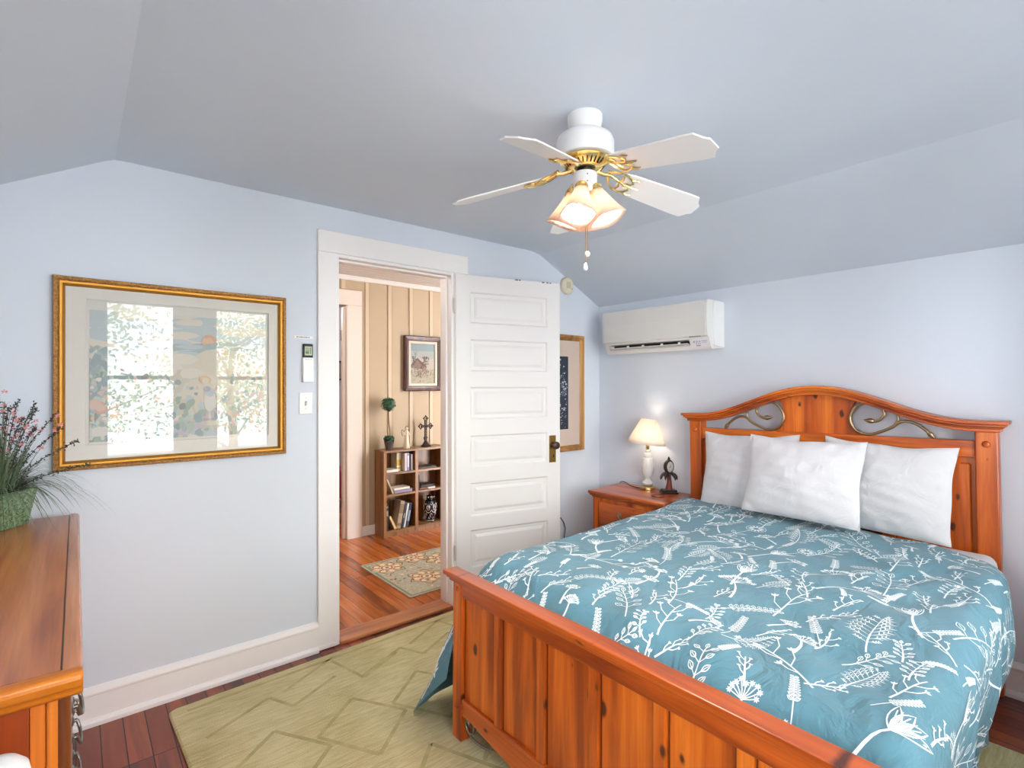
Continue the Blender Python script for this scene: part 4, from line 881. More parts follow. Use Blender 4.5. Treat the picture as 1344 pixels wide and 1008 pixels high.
# lamp
LX, LY = -.105, -.555; LC = (LX, LY, NH)
lamp = thing('table_lamp', 'cut crystal table lamp with a lit cream shade on the nightstand', 'lamp', LC)
MB().lathe([(.001, .0005), (.055, .0005), (.058, .004), (.058, .018), (.05, .022), (.034, .026), (.02, .028)], LC, 32).build('base', m_brass, lamp, smooth=35)
def facet(t, z): return 1+.07*math.cos(12*t)*math.cos(z*120)
MB().lathe([(.02, .028), (.034, .034), (.04, .045), (.03, .06), (.018, .075), (.02, .085), (.034, .105), (.042, .135), (.044, .165), (.042, .20), (.036, .225), (.028, .235), (.03, .245), (.026, .262), (.016, .27), (.02, .285), (.012, .292)], LC, 40, mod=facet).build('crystal_column', m_crystal, lamp, smooth=15)
MB().lathe([(.012, .292), (.014, .296), (.014, .325), (.009, .328), (.009, .345)], LC, 16).build('socket', m_brass, lamp, smooth=35)
vdir = Vector((-.641, -.768, 0)); tiltm = Matrix.Rotation(math.radians(-7), 3, vdir)
shp = []
for (r, z) in ((.138, .335), (.128, .36), (.056, .515)): shp.append((r, z-.42))
mb = MB().lathe(shp, (LX, LY, NH+.42), 56, tiltm, cap=False); shd = mb.build('shade', m_lampshade, lamp, smooth=60, solid=.0015)
MB().lathe([(.1385, -.085), (.1395, -.0845), (.1385, -.0805)], (LX, LY, NH+.42), 56, tiltm, cap=False).build('shade_trim', m_lampshade, lamp)
MB().ball((LX, LY, NH+.385), .026, 14, 10, (1, 1, 1.25)).build('bulb', m_bulb, lamp, smooth=60)
bulb_light('table_lamp_light', (LX, LY, NH+.425), 2.0, (1, .86, .70), .03)
MB().tube(smooth_path([(LX-.04, LY+.045, NH+.006), (LX-.02, LY+.1, NH+.003), (LX+.0, LY+.16, NH+.003), (-.045, LY+.24, NH+.003), (-.04, -.255, NH+.002), (-.042, -.225, NH-.06)]), .0028, 6).build('cord', principled('brown_lamp_cord', '#3a2a22', .6), lamp, smooth=60)
# palm clock
KX, KY = -.115, -.742; KC = Vector((KX, KY, NH)); kv = Vector((-.641, -.768, 0)).normalized(); kr = Vector((.768, -.641, 0))
clk = thing('mantel_clock', 'small carved clock held up on a palm tree stand beside the lamp', 'clock', tuple(KC))
m_cdark = principled('dark_carved_resin', '#3d332f', .5, .2, bump=(220, .6, .003), var=.3, varscale=60)
mb = MB()
def kbox(w, d, z0, z1): mb.obox(KC+Vector((0, 0, (z0+z1)/2)), kr*w, kv*d, Vector((0, 0, (z1-z0)/2)))
kbox(.058, .042, .0005, .012); kbox(.05, .036, .012, .026); mb.build('base', principled('black_lacquer', '#221b1a', .3), clk, bevel=.003)
MB().tube([KC+Vector((0, 0, .026)), KC+kr*.003+Vector((0, 0, .07)), KC+Vector((0, 0, .125))], [.026, .018, .014], 12).build('trunk', principled('red_brown_resin', '#7a3a2a', .5, bump=(80, .5, .003)), clk, smooth=50)
mb = MB()
for q in range(11):
    a = 2*PI*q/11; d = kr*math.cos(a)+kv*math.sin(a); L_ = .05+.008*(q % 3); p0 = KC+Vector((0, 0, .128))
    pts = [p0, p0+d*L_*.5+Vector((0, 0, .012)), p0+d*L_*.9+Vector((0, 0, -.006)), p0+d*L_+Vector((0, 0, -.03))]; sd = d.cross(Vector((0, 0, 1)))
    mb.tube(smooth_path(pts, 4), [.006, .007, .008, .009, .0095, .010, .010, .0095, .009, .008, .006, .004, .002], 6)
mb.build('palm_fronds', m_cdark, clk, smooth=40)
q3 = Matrix((kr, Vector((0, 0, 1)), kr.cross(Vector((0, 0, 1))))).transposed()
if q3.col[2].dot(kv) < 0: q3 = Matrix((-kr, Vector((0, 0, 1)), (-kr).cross(Vector((0, 0, 1))))).transposed()
cc = KC+Vector((0, 0, .188)); q3 = Matrix.Rotation(math.radians(28), 3, 'Z') @ q3
q4 = q3 @ Matrix.Diagonal((.86, 1.08, 1))
MB().lathe([(.02, -.022), (.038, -.02), (.045, -.01), (.046, .008), (.041, .014), (.034, .012)], cc, 32, q4).tube([cc+Vector((0, 0, -.075)), cc+Vector((0, 0, -.04))], [.012, .018], 10).build('clock_case', m_cdark, clk, smooth=40)
MB().ball(tuple(cc+Vector((0, 0, .054))), .010, 10, 6, (1, 1, 1.3)).ball(tuple(cc+Vector((0, 0, .064))), .005, 8, 5, (1, 1, 1.6)).build('finial', m_cdark, clk, smooth=50)
dial = MB().lathe([(.001, .0125), (.034, .0125), (.034, .0135), (.001, .0137)], cc, 32, q4).build('dial', principled('clock_dial', '#d8d3c8', .4), clk, smooth=40)
mb = MB()
def K(x, y, z=.0145): return cc+q4 @ Vector((x, y, z))
for q in range(12):
    a = 2*PI*q/12; p0, p1 = K(.025*math.sin(a), .025*math.cos(a)), K(.03*math.sin(a), .03*math.cos(a)); mb.tube([p0, p1], .0009, 4)
mb.tube([K(0, 0), K(.004, .018)], .0013, 4); mb.tube([K(0, 0), K(-.011, -.006)], .0015, 4); mb.ball(tuple(K(0, 0)), .003, 8, 5); mb.build('numerals_and_hands', m_dark, clk)
tor = MB().grid(lambda i, j: (-.265+(.044+.0035*math.cos(2*PI*j))*math.cos(2*PI*i), -.757+(.044+.0035*math.cos(2*PI*j))*math.sin(2*PI*i), NH+.004+.0032*math.sin(2*PI*j)), 40, 8).build('bangle', principled('dark_red_bangle', '#5a2a1a', .3), smooth=60)
tag(tor, 'thin dark brown ring lying flat on the nightstand', 'ring')

# ------------------------------------------------------------------ dresser, planter, white tower
dr = thing('dresser', 'long pine dresser along the left wall', 'dresser', (-3.6, -.86, 0))
TZ, DY0, DY1, DXF = .93, -1.645, -.095, -3.343
edge = [(DXF-.012, TZ), (DXF-.004, TZ-.004), (DXF, TZ-.012), (DXF-.001, TZ-.022), (DXF-.008, TZ-.032), (DXF-.012, TZ-.036), (DXF-.012, TZ-.042), (DXF-.022, TZ-.05)]
MB().box(XL+.01, DXF-.03, DY0+.028, DY1-.02, TZ-.05, TZ).build('top', m_dtop, dr)
mb = MB().prism(edge+[(DXF-.03, TZ-.05), (DXF-.03, TZ)], DY0+.026, DY1, 'y'); mb.build('front_moulding', wood('dresser_front_edge', '#c87a4a', '#b4683a', '#8d4a24', 'y', .26, 0, coat=.35), dr, smooth=30)
eprof = [(DY0+.012, TZ), (DY0+.003, TZ-.005), (DY0, TZ-.014), (DY0+.003, TZ-.027), (DY0+.010, TZ-.034), (DY0+.010, TZ-.042), (DY0+.022, TZ-.05), (DY0+.03, TZ-.05), (DY0+.03, TZ)]
MB().prism(eprof, XL+.01, DXF, 'x').build('end_moulding', m_dedge, dr, smooth=30, bevel=.004)
mb = MB().box(DXF-.0325, DXF-.0295, DY0+.03, DY1-.02, TZ-.0005, TZ+.0006); mb.build('inlay_groove', principled('dark_groove', '#4a2210', .5), dr)
EY = -1.605
MB().box(XL+.02, DXF-.03, EY+.02, DY1-.015, .07, TZ-.05).build('body', m_dend, dr)
for x0, x1 in ((XL+.02, XL+.07), (-3.503, -3.468), (-3.395, -3.376)): MB().box(x0, x1, EY, EY+.03, .0, TZ-.05).build('end_stile', m_dend, dr, bevel=.004)
for x0, x1 in ((-3.80, -3.503), (-3.463, -3.418), (-3.4175, -3.3955)): MB().box(x0, x1, EY+.006, EY+.03, .09, TZ-.05).build('end_panel', m_dendr if x0 < -3.42 else m_dend, dr, bevel=.002)
MB().box(-3.80, -3.503, EY, EY+.03, .66, .72).build('end_rail', m_dend, dr, bevel=.003)
MB().lathe([(.017, 0), (.017, TZ-.11)], (-3.377, EY+.017, .06), 16).build('corner_column', wood('dresser_corner', '#9a5a34', '#86481f', '#5f2e14', 'z', .3, 0), dr, smooth=40)
MB().box(XL+.03, DXF-.04, EY+.03, DY1-.03, 0, .07).build('plinth', m_dend, dr)
for z0, z1 in ((.66, .86), (.37, .63), (.10, .34)):
    for y0, y1 in ((-1.57, -.87), (-.84, -.14)):
        d_ = MB().box(DXF-.032, DXF-.02, y0, y1, z0, z1).build('drawer', m_dtop, dr, bevel=.006)
        for yy in (y0+.16, y1-.16):
            zc = (z0+z1)/2+.02; mb = MB(); xh = DXF-.02
            for s in (-1, 1): mb.lathe([(.014, 0), (.012, .004), (.005, .006), (.005, .012), (.001, .014)], (xh, yy+s*.045, zc), 10, Matrix.Rotation(PI/2, 3, 'Y'))
            mb.tube(smooth_path([(xh+.012, yy-.045, zc), (xh+.018, yy-.036, zc-.022), (xh+.02, yy, zc-.03), (xh+.018, yy+.036, zc-.022), (xh+.012, yy+.045, zc)]), .004, 8); mb.build('handle', m_pewter, d_, smooth=50)
# planter
PX, PY = -3.572, -.205; pl = thing('potted_plant', 'green square pot of grassy leaves and pink flower sprigs on the dresser', 'plant', (PX, PY, TZ))
N = NT('mottled_green_glaze'); o_ = N.n('ShaderNodeOutputMaterial'); p_ = N.n('ShaderNodeBsdfPrincipled'); N.l(p_.outputs[0], o_.inputs[0]); p_.inputs['Roughness'].default_value = .3
tc = N.n('ShaderNodeTexCoord'); nz_ = N.n('ShaderNodeTexNoise'); nz_.inputs['Scale'].default_value = 70; nz_.inputs['Detail'].default_value = 6; nz_.inputs['Distortion'].default_value = 2; N.l(tc.outputs['Object'], nz_.inputs['Vector'])
rp = N.n('ShaderNodeValToRGB'); rp.color_ramp.elements[0].position = .38; rp.color_ramp.elements[0].color = lin('#34502f'); rp.color_ramp.elements[1].position = .62; rp.color_ramp.elements[1].color = lin('#86a07c'); N.l(nz_.outputs[0], rp.inputs[0]); N.l(rp.outputs[0], p_.inputs['Base Color'])
m_pot = N.m
Rp = Matrix.Translation((PX, PY, TZ)) @ Matrix.Rotation(math.radians(56), 4, 'Z')
mb = MB(); b_, t_, h_ = .058, .078, .135
mb.add([(-b_, -b_, .001), (b_, -b_, .001), (b_, b_, .001), (-b_, b_, .001), (-t_, -t_, h_), (t_, -t_, h_), (t_, t_, h_), (-t_, t_, h_), (-t_+.01, -t_+.01, h_), (t_-.01, -t_+.01, h_), (t_-.01, t_-.01, h_), (-t_+.01, t_-.01, h_), (-t_+.012, -t_+.012, h_-.02), (t_-.012, -t_+.012, h_-.02), (t_-.012, t_-.012, h_-.02), (-t_+.012, t_-.012, h_-.02)],
       [(3, 2, 1, 0), (0, 1, 5, 4), (1, 2, 6, 5), (2, 3, 7, 6), (3, 0, 4, 7), (4, 5, 9, 8), (5, 6, 10, 9), (6, 7, 11, 10), (7, 4, 8, 11), (8, 9, 13, 12), (9, 10, 14, 13), (10, 11, 15, 14), (11, 8, 12, 15), (12, 13, 14, 15)])
mb.xf(Rp).build('pot', m_pot, pl, bevel=.003)
m_grass = [principled('grass_leaf_%d' % i, c, .6) for i, c in enumerate(('#6f8460', '#8a9a78', '#4f6247', '#5a6a58'))]
m_sprig = [principled('sprig_stem', '#4a4238', .7), principled('sprig_leaf', '#3c4440', .6), principled('pink_blossom', '#d98e8e', .6), principled('dark_bud', '#3a2a2c', .6)]
rd = random.Random(5); mb = MB()
for k in range(520):
    mb.m = rd.choice((0, 0, 1, 2, 3)); az = rd.uniform(0, 2*PI); r0 = rd.uniform(0, .05); L_ = rd.uniform(.16, .36); out = rd.uniform(.3, 1.15)
    if -2.9 < az-2*PI < -.2 and rd.random() < .6: out *= .45
    p0 = Vector((PX+r0*math.cos(az), PY+r0*math.sin(az), TZ+.115)); d = Vector((math.cos(az), math.sin(az), 0)); w = rd.uniform(.0012, .0027); sd = Vector((-d.y, d.x, 0)); vs = []; n = 8
    for i in range(n+1):
        t = i/n; p = p0+d*(L_*out*t)+Vector((0, 0, L_*(1.05*t*(1.2-out*.5)-out*1.0*t*t*1.05)))
        p.y = min(p.y, -.012-.01*t); p.x = max(p.x, XL+.01)
        if p.z < TZ+.01 and p.x < DXF and p.y < DY1: p.z = TZ+.01
        ww = w*(1-t**3*.9); vs += [p-sd*ww, p+sd*ww]
    mb.add(vs, [(2*i, 2*i+1, 2*i+3, 2*i+2) for i in range(n)])
mb.build('grass_leaves', m_grass, pl, fix=False)['kind'] = 'stuff'
SP = [(-60, .30, .62, .26), (-35, .34, .7, .20), (-20, .30, .55, .25), (-75, .34, .35, .33), (-100, .3, .35, .32), (-50, .32, .2, .35), (20, .28, .3, .32), (-125, .3, .5, .3), (150, .3, .4, .32), (-10, .33, .42, .30), (-42, .36, .85, .12), (80, .22, .2, .34), (-150, .3, .6, .26), (-88, .28, .15, .38), (-28, .3, .3, .34), (-66, .31, .48, .29)]
for az, L_, out, up in SP:
    a = math.radians(az); d = Vector((math.cos(a), math.sin(a), 0)); p0 = Vector((PX, PY, TZ+.115))+d*.02
    pts = smooth_path([p0, p0+d*L_*out*.4+Vector((0, 0, up*.55)), p0+d*L_*out*.8+Vector((0, 0, up*.85)), p0+d*L_*out*1.05+Vector((0, 0, up))], 8)
    for p in pts: p.y = min(p.y, -.015)
    mb = MB(); mb.m = 0; mb.tube(pts, .0013, 5)
    for i in range(4, len(pts)):
        for _ in range(4):
            mb.m = rd.choice((1, 1, 3)); c = pts[i]+Vector((rd.gauss(0, .004), rd.gauss(0, .004), rd.gauss(0, .004))); a1 = Vector((rd.gauss(0, 1), rd.gauss(0, 1), rd.gauss(0, 1))).normalized(); a2 = a1.orthogonal()*.0022; a1 *= .0055
            mb.add([c-a1, c+a2, c+a1, c-a2], [(0, 1, 2, 3)])
    for _ in range(3 if az not in (-35, -42) else 0):
        i = rd.randint(8, len(pts)-1); c = pts[i]+Vector((rd.gauss(0, .012), rd.gauss(0, .012), rd.gauss(0, .008))); mb.m = 2
        for q in range(5):
            b = 2*PI*q/5+rd.uniform(0, 1); e = Vector((math.cos(b), math.sin(b)*.6, math.sin(b)*.8)); f = e.orthogonal().normalized()
            mb.add([c, c+e*.006+f*.0035, c+e*.0105, c+e*.006-f*.0035], [(0, 1, 2, 3)])
    mb.build('flower_sprig', m_sprig, pl, fix=False)
tw = thing('white_tower', 'white rounded top of a slim tower in front of the near end of the dresser', 'tower', (-3.445, -1.735, 0))
MB().lathe([(.05, .005), (.046, .80), (.045, .825), (.041, .845), (.030, .857), (.016, .863), (.001, .864)], (-3.452, -1.735, 0), 36).build('column', m_plasticw, tw, smooth=50)
MB().lathe([(.001, .001), (.058, .001), (.058, .012), (.05, .02)], (-3.452, -1.735, 0), 36).build('base', m_plasticw, tw, smooth=50)

# ------------------------------------------------------------------ bedroom rug
N = NT('sage_shag'); o_ = N.n('ShaderNodeOutputMaterial'); p_ = N.n('ShaderNodeBsdfPrincipled'); N.l(p_.outputs[0], o_.inputs[0]); p_.inputs['Roughness'].default_value = .95; p_.inputs['Specular IOR Level'].default_value = .1; p_.inputs['Sheen Weight'].default_value = .2
tc = N.n('ShaderNodeTexCoord')
mp = N.n('ShaderNodeMapping'); mp.inputs['Scale'].default_value = (11, 95, 20); mp.inputs['Rotation'].default_value = (0, 0, .12); N.l(tc.outputs['Object'], mp.inputs[0])
n1 = N.n('ShaderNodeTexNoise'); n1.inputs['Scale'].default_value = 1; n1.inputs['Detail'].default_value = 6; n1.inputs['Distortion'].default_value = .8; N.l(mp.outputs[0], n1.inputs['Vector'])
n2 = N.n('ShaderNodeTexNoise'); n2.inputs['Scale'].default_value = 3.5; n2.inputs['Detail'].default_value = 3; N.l(tc.outputs['Object'], n2.inputs['Vector'])
mm = N.n('ShaderNodeMath', operation='MULTIPLY_ADD'); mm.inputs[1].default_value = .45; N.l(n2.outputs[0], mm.inputs[0]); m3 = N.n('ShaderNodeMath', operation='MULTIPLY'); m3.inputs[1].default_value = .62; N.l(n1.outputs[0], m3.inputs[0]); N.l(m3.outputs[0], mm.inputs[2])
rp = N.n('ShaderNodeValToRGB'); e = rp.color_ramp.elements; e[0].position = .36; e[0].color = lin('#b4a770'); e[1].position = .66; e[1].color = lin('#d9ce9e'); e2 = rp.color_ramp.elements.new(.5); e2.color = lin('#c8bb87'); N.l(mm.outputs[0], rp.inputs[0]); N.l(rp.outputs[0], p_.inputs['Base Color'])
n4 = N.n('ShaderNodeTexNoise'); n4.inputs['Scale'].default_value = 260; n4.inputs['Detail'].default_value = 2; N.l(tc.outputs['Object'], n4.inputs['Vector']); bb = N.n('ShaderNodeBump'); bb.inputs['Strength'].default_value = .8; bb.inputs['Distance'].default_value = .006; N.l(n4.outputs[0], bb.inputs['Height']); N.l(bb.outputs[0], p_.inputs['Normal'])
m_rug = N.m; m_rugd = principled('sage_carved_line', '#b7ab7a', .95, bump=(260, .8, .004), var=.2, varscale=12)
def rrect(x0, x1, y0, y1, r, n=6):
    out = []
    for cx_, cy_, a0 in ((x1-r, y1-r, 0), (x0+r, y1-r, PI/2), (x0+r, y0+r, PI), (x1-r, y0+r, 1.5*PI)):
        out += [(cx_+r*math.cos(a0+PI/2*i/n), cy_+r*math.sin(a0+PI/2*i/n)) for i in range(n+1)]
    return out
mb = MB(); RX0, RX1, RY0, RY1 = -3.045, -.622, -3.1, -.10
rr0, rr1 = rrect(RX0, RX1, RY0, RY1, .035), rrect(RX0+.008, RX1-.008, RY0+.008, RY1-.008, .03)
n = len(rr0); vs = [(x, y, .001) for x, y in rr0]+[(x, y, .009) for x, y in rr0]+[(x, y, .0145) for x, y in rr1]
mb.add(vs, [tuple(range(2*n, 3*n))]+[(i, (i+1) % n, n+(i+1) % n, n+i) for i in range(n)]+[(n+i, n+(i+1) % n, 2*n+(i+1) % n, 2*n+i) for i in range(n)])
mb.m = 1
def rline(pts, w):
    for (x0, y0), (x1, y1) in zip(pts[:-1], pts[1:]):
        d = Vector((x1-x0, y1-y0, 0)); nn_ = Vector((-d.y, d.x, 0)).normalized()*w/2; k = max(1, int(d.length/.05))
        p, q = Vector((x0, y0, .0149)), Vector((x1, y1, .0149)); mb.add([p-nn_, q-nn_, q+nn_, p+nn_], [(0, 1, 2, 3)])
rline([(-2.98, -.16), (-.7, -.16)], .018)
for k in range(7):
    x = -2.98+.34*k
    rline([(x+.02, -.30 if k % 2 else -.42), (x+.30, -.16 if k % 2 else -.3), (x+.36, -.44), (x+.60, -.33)], .018)
    rline([(x+.02, -.72), (x+.24, -.56), (x+.38, -.80), (x+.16, -.98), (x+.02, -.72)], .018)
    rline([(x+.1, -1.28), (x+.34, -1.06), (x+.46, -1.36)], .018)
mb.xf(Matrix.Translation((-1.83, -.085, 0)) @ Matrix.Rotation(math.radians(2.2), 4, 'Z') @ Matrix.Translation((1.83, .10, 0)))
rug = mb.build('area_rug', [m_rug, m_rugd], fix=True); tag(rug, 'sage green carved area rug under the bed', 'rug')

# ------------------------------------------------------------------ hall furniture
BX0, BX1, BY0, BY1, BH = -1.12, -.412, 1.69, 1.885, .825
bc = thing('bookcase', 'low brown six-cubby bookcase in the hall', 'bookcase', ((BX0+BX1)/2, BY0, 0))
MB().box(BX0, BX0+.03, BY0, BY1, 0, BH-.02).build('side_panel', m_book, bc, bevel=.001); MB().box(BX1-.03, BX1, BY0, BY1, 0, BH-.02).build('side_panel', m_book, bc, bevel=.001)
MB().box(-.783, -.75, BY0, BY1-.012, .02, BH-.02).build('divider', m_book, bc, bevel=.001); MB().box(BX0-.004, BX1+.004, BY0-.006, BY1, BH-.021, BH).build('top', m_bookx, bc, bevel=.002)
MB().box(BX0+.03, BX1-.03, BY1-.012, BY1, 0, BH-.02).build('back', m_book, bc)
SZ = (.06, .405, .612)
for z in SZ:
    for x0, x1 in ((BX0+.03, -.783), (-.75, BX1-.03)): MB().box(x0, x1, BY0+.003, BY1-.012, z-.02, z).build('shelf', m_bookx, bc)
MB().box(BX0+.03, BX1-.03, BY0+.008, BY0+.02, 0, .04).build('kick_board', m_book, bc)
m_pages = principled('book_pages', '#e6dcc6', .9)
def book(label, w, h, d, colr, mtx, group, band=None):
    """spine at local y=0 facing -y, width along x, height z, depth along +y"""
    org = mtx.to_translation(); b = thing('book', label, 'book', tuple(org), group); m_ = principled('cover', colr, .5)
    mb = MB().box(0, .0025, .0, d, 0, h).box(w-.0025, w, .0, d, 0, h).box(0, w, 0, .003, 0, h); mb.xf(mtx).build('cover', m_, b)
    MB().box(.0025, w-.0025, .003, d-.004, .003, h-.003).xf(mtx).build('pages', m_pages, b)
    if band:
        mb = MB()
        for z0, z1, _c in band: mb.box(.002, w-.002, -.0006, .001, h*z0, h*z1)
        mb.xf(mtx).build('spine_title', principled('spine_ink', band[0][2], .5), b)
    return b
T_ = lambda x, y, z: Matrix.Translation((x, y, z)); Ry = lambda a: Matrix.Rotation(math.radians(a), 4, 'Y'); Rx = lambda a: Matrix.Rotation(math.radians(a), 4, 'X'); Rzm = lambda a: Matrix.Rotation(math.radians(a), 4, 'Z')
gA = 'books in the hall bookcase'
FYb = BY0+.012
def flat(x, y, z, yawd=0): return T_(x, y, z) @ Rzm(yawd) @ T_(0, 0, 0) @ Ry(90) @ T_(-0, 0, 0)
# lying books: width becomes thickness (rotate so that x->-z)
def lying(label, L_, thick, d, colr, x, z, yawd=0, band=None, y=None):
    mtx = T_(x, y or FYb, z) @ Rzm(yawd) @ Matrix(((0, 0, 1, 0), (0, 1, 0, 0), (1, 0, 0, 0), (0, 0, 0, 1))); return book(label, thick, L_, d, colr, mtx, gA, band)
lying('white book lying flat on the top left cubby shelf', .125, .028, .13, '#e9e6de', -1.085, SZ[2]+.001)
book('cream and yellow book standing in the top left cubby', .052, .178, .12, '#d9cfae', T_(-.957, FYb+.045, SZ[2]+.001+.0) @ Rzm(0), gA, [(.3, .62, '#c29a2e'), (.1, .2, '#4a4238')]).location
book('white book standing beside the yellow one in the top left cubby', .024, .172, .13, '#e4e1e2', T_(-.893, FYb, SZ[2]+.001), gA)
book('lavender spined book standing in the top left cubby', .024, .174, .13, '#9a8fb4', T_(-.867, FYb, SZ[2]+.001), gA, [(.2, .85, '#d8d2e2')])
book('black book standing in the top left cubby', .018, .160, .13, '#1d1a20', T_(-.841, FYb, SZ[2]+.001), gA)
book('thin white book at the right end of the top left cubby row', .013, .158, .13, '#dedbd2', T_(-.821, FYb, SZ[2]+.001), gA)
lying('dark covered book with white page edge in the top right cubby', .2, .022, .13, '#3d352e', -.735, SZ[2]+.001, 0)
book('slim cream book leaning on the side of the middle left cubby', .014, .155, .12, '#e5d9b8', T_(-1.022, FYb, SZ[1]+.001) @ Ry(-24), gA)
lying('lavender grey book lying under another in the middle left cubby', .19, .03, .13, '#8d88a8', -1.0, SZ[1]+.001)
lying('white book lying on the lavender one in the middle left cubby', .17, .02, .12, '#e9e2d6', -1.005, SZ[1]+.0325, 2)
book('dark green book standing in the middle right cubby', .018, .15, .13, '#23281f', T_(-.748, FYb, SZ[1]+.001), gA)
lying('brown book lying flat in the middle right cubby', .085, .024, .12, '#6a3c2a', -.722, SZ[1]+.001)
lying('white spined book lying flat in the middle right cubby', .08, .02, .12, '#d8d4ca', -.628, SZ[1]+.001)
lying('black book lying on two others in the middle right cubby', .15, .02, .12, '#1b1a1a', -.705, SZ[1]+.0265, 5)
book('dark slim book upright against the side of the bottom left cubby', .020, .255, .13, '#2e3036', T_(-1.087, FYb, SZ[0]+.001), gA, [(.55, .75, '#9a9a90'), (.85, .92, '#b8b4a0')])
book('short cream book leaning left in the bottom left cubby', .024, .14, .12, '#e0c48e', T_(-1.0, FYb, SZ[0]+.001) @ Ry(-26), gA)
_a12 = math.radians(11); x = -.985; first = True
for lab_, w, h, c_, bd_ in (('tall beige book leaning right in the bottom left cubby', .048, .262, '#a5917a', [(.55, .9, '#7d6a55'), (.1, .2, '#3b322a')]),
                            ('dark blue green book leaning in the bottom left cubby', .022, .24, '#333d3e', [(.4, .6, '#7c8a86')]),
                            ('white spined book leaning in the bottom left cubby', .020, .235, '#dcdcd4', None),
                            ('navy book leaning at the right end of the bottom left cubby', .028, .232, '#26334c', [(.25, .7, '#7f93ad')])):
    lift = w*math.sin(_a12)
    if not first: x += lift*math.tan(_a12)+.004
    first = False
    book(lab_, w, h, .13, c_, T_(x, FYb, SZ[0]+.001+lift) @ Ry(11), gA, bd_); x += w*math.cos(_a12)
# ginger jar
VX, VY, VZ = -.572, 1.765, SZ[0]+.001
ja = thing('ginger_jar', 'black and white patterned ginger jar in the bottom right cubby', 'jar', (VX, VY, VZ))
m_jb = principled('black_glaze', '#15161c', .25); m_jw = principled('white_glaze', '#d9dbe0', .3)
jp = [(.001, 0), (.034, 0), (.036, .006), (.048, .05), (.062, .11), (.066, .15), (.06, .19), (.042, .215), (.034, .222), (.034, .235), (.038, .238)]
MB().lathe(jp, (VX, VY, VZ), 36).build('body', m_jb, ja, smooth=40)
MB().lathe([(.001, .238), (.04, .238), (.042, .25), (.036, .262), (.01, .266), (.008, .274), (.001, .276)], (VX, VY, VZ), 28).build('lid', m_jb, ja, smooth=40)
def jr(z):
    for (r0, z0), (r1, z1) in zip(jp[1:], jp[2:]):
        if z0 <= z <= z1: return r0+(r1-r0)*(z-z0)/(z1-z0)
    return .03
mb = MB()
def jt(pts, r=.0022):
    mb.tube([Vector((VX+(jr(z)+.0008)*math.cos(a), VY+(jr(z)+.0008)*math.sin(a), VZ+z)) for a, z in pts], r, 5)
for k in range(6):
    a0 = 2*PI*k/6-.3
    jt([(a0+.26*math.cos(t), .150+.028*math.sin(t)) for t in np.linspace(0, 2*PI, 17)], .003); jt([(a0+.13*math.cos(t), .15+.014*math.sin(t)) for t in np.linspace(0, 2*PI, 11)], .0026)
    jt([(a0-.52, .125), (a0-.3, .105), (a0, .095), (a0+.3, .105), (a0+.52, .125)], .003)
    jt([(a0+.5+.2*math.cos(t), .07+.02*math.sin(t)) for t in np.linspace(0, 5, 12)], .0026); jt([(a0-.2, .03), (a0, .055), (a0+.2, .03)], .0026); jt([(a0+.3, .19), (a0+.5, .175), (a0+.7, .19)], .003); jt([(a0+.45, .205), (a0+.55, .205)], .003)
jt([(a, .012) for a in np.linspace(0, 2*PI, 30)], .003)
mb.build('pattern', m_jw, ja); mb = MB()
for k in range(10):
    a = 2*PI*k/10; mb.ball((VX+.0415*math.cos(a), VY+.0415*math.sin(a), VZ+.25), .006, 6, 4)
mb.build('lid_dots', m_jw, ja)
# topiary
TX, TY = -1.018, 1.785; tp = thing('topiary', 'small ball topiary in a dark pot on top of the bookcase', 'plant', (TX, TY, BH))
MB().lathe([(.001, .001), (.03, .001), (.034, .01), (.046, .075), (.049, .08), (.046, .085), (.04, .08), (.001, .078)], (TX, TY, BH), 24).build('pot', principled('dark_stone_pot', '#4a433c', .8, bump=(90, .5, .003)), tp, smooth=35)
MB().tube(smooth_path([(TX, TY, BH+.075), (TX+.008, TY, BH+.17), (TX-.003, TY, BH+.28), (TX-.008, TY, BH+.40)]), .005, 8).build('stem', principled('twig', '#6f5138', .8), tp, smooth=50)
m_lf = [principled('topiary_leaf_%d' % i, c, .5) for i, c in enumerate(('#2f5a3a', '#44734c', '#203f2a'))]
def leafball(c, r, n, name, flat_=1, fall=0):
    mb = MB()
    for _ in range(n):
        d = Vector((rd.gauss(0, 1), rd.gauss(0, 1), rd.gauss(0, 1))).normalized(); p = Vector(c)+Vector((d.x, d.y, d.z*flat_))*r*rd.uniform(.7, 1.05); mb.m = rd.choice((0, 0, 1, 2)); s_ = rd.uniform(.009, .015)
        t = d.orthogonal().normalized(); t = Matrix.Rotation(rd.uniform(0, 6), 3, d) @ t; u = d.cross(t); lift = d*s_*.4
        mb.add([p-t*s_, p-u*s_*.6+lift*.5, p+t*s_+lift, p+u*s_*.6+lift*.5], [(0, 1, 2, 3)])
    mb.m = 2; mb.ball(c, r*.75, 12, 8, (1, 1, flat_)); mb.build(name, m_lf, tp, fix=False)
leafball((TX-.008, TY, BH+.44), .068, 420, 'leaf_ball'); leafball((TX, TY, BH+.105), .05, 150, 'base_leaves', .6)
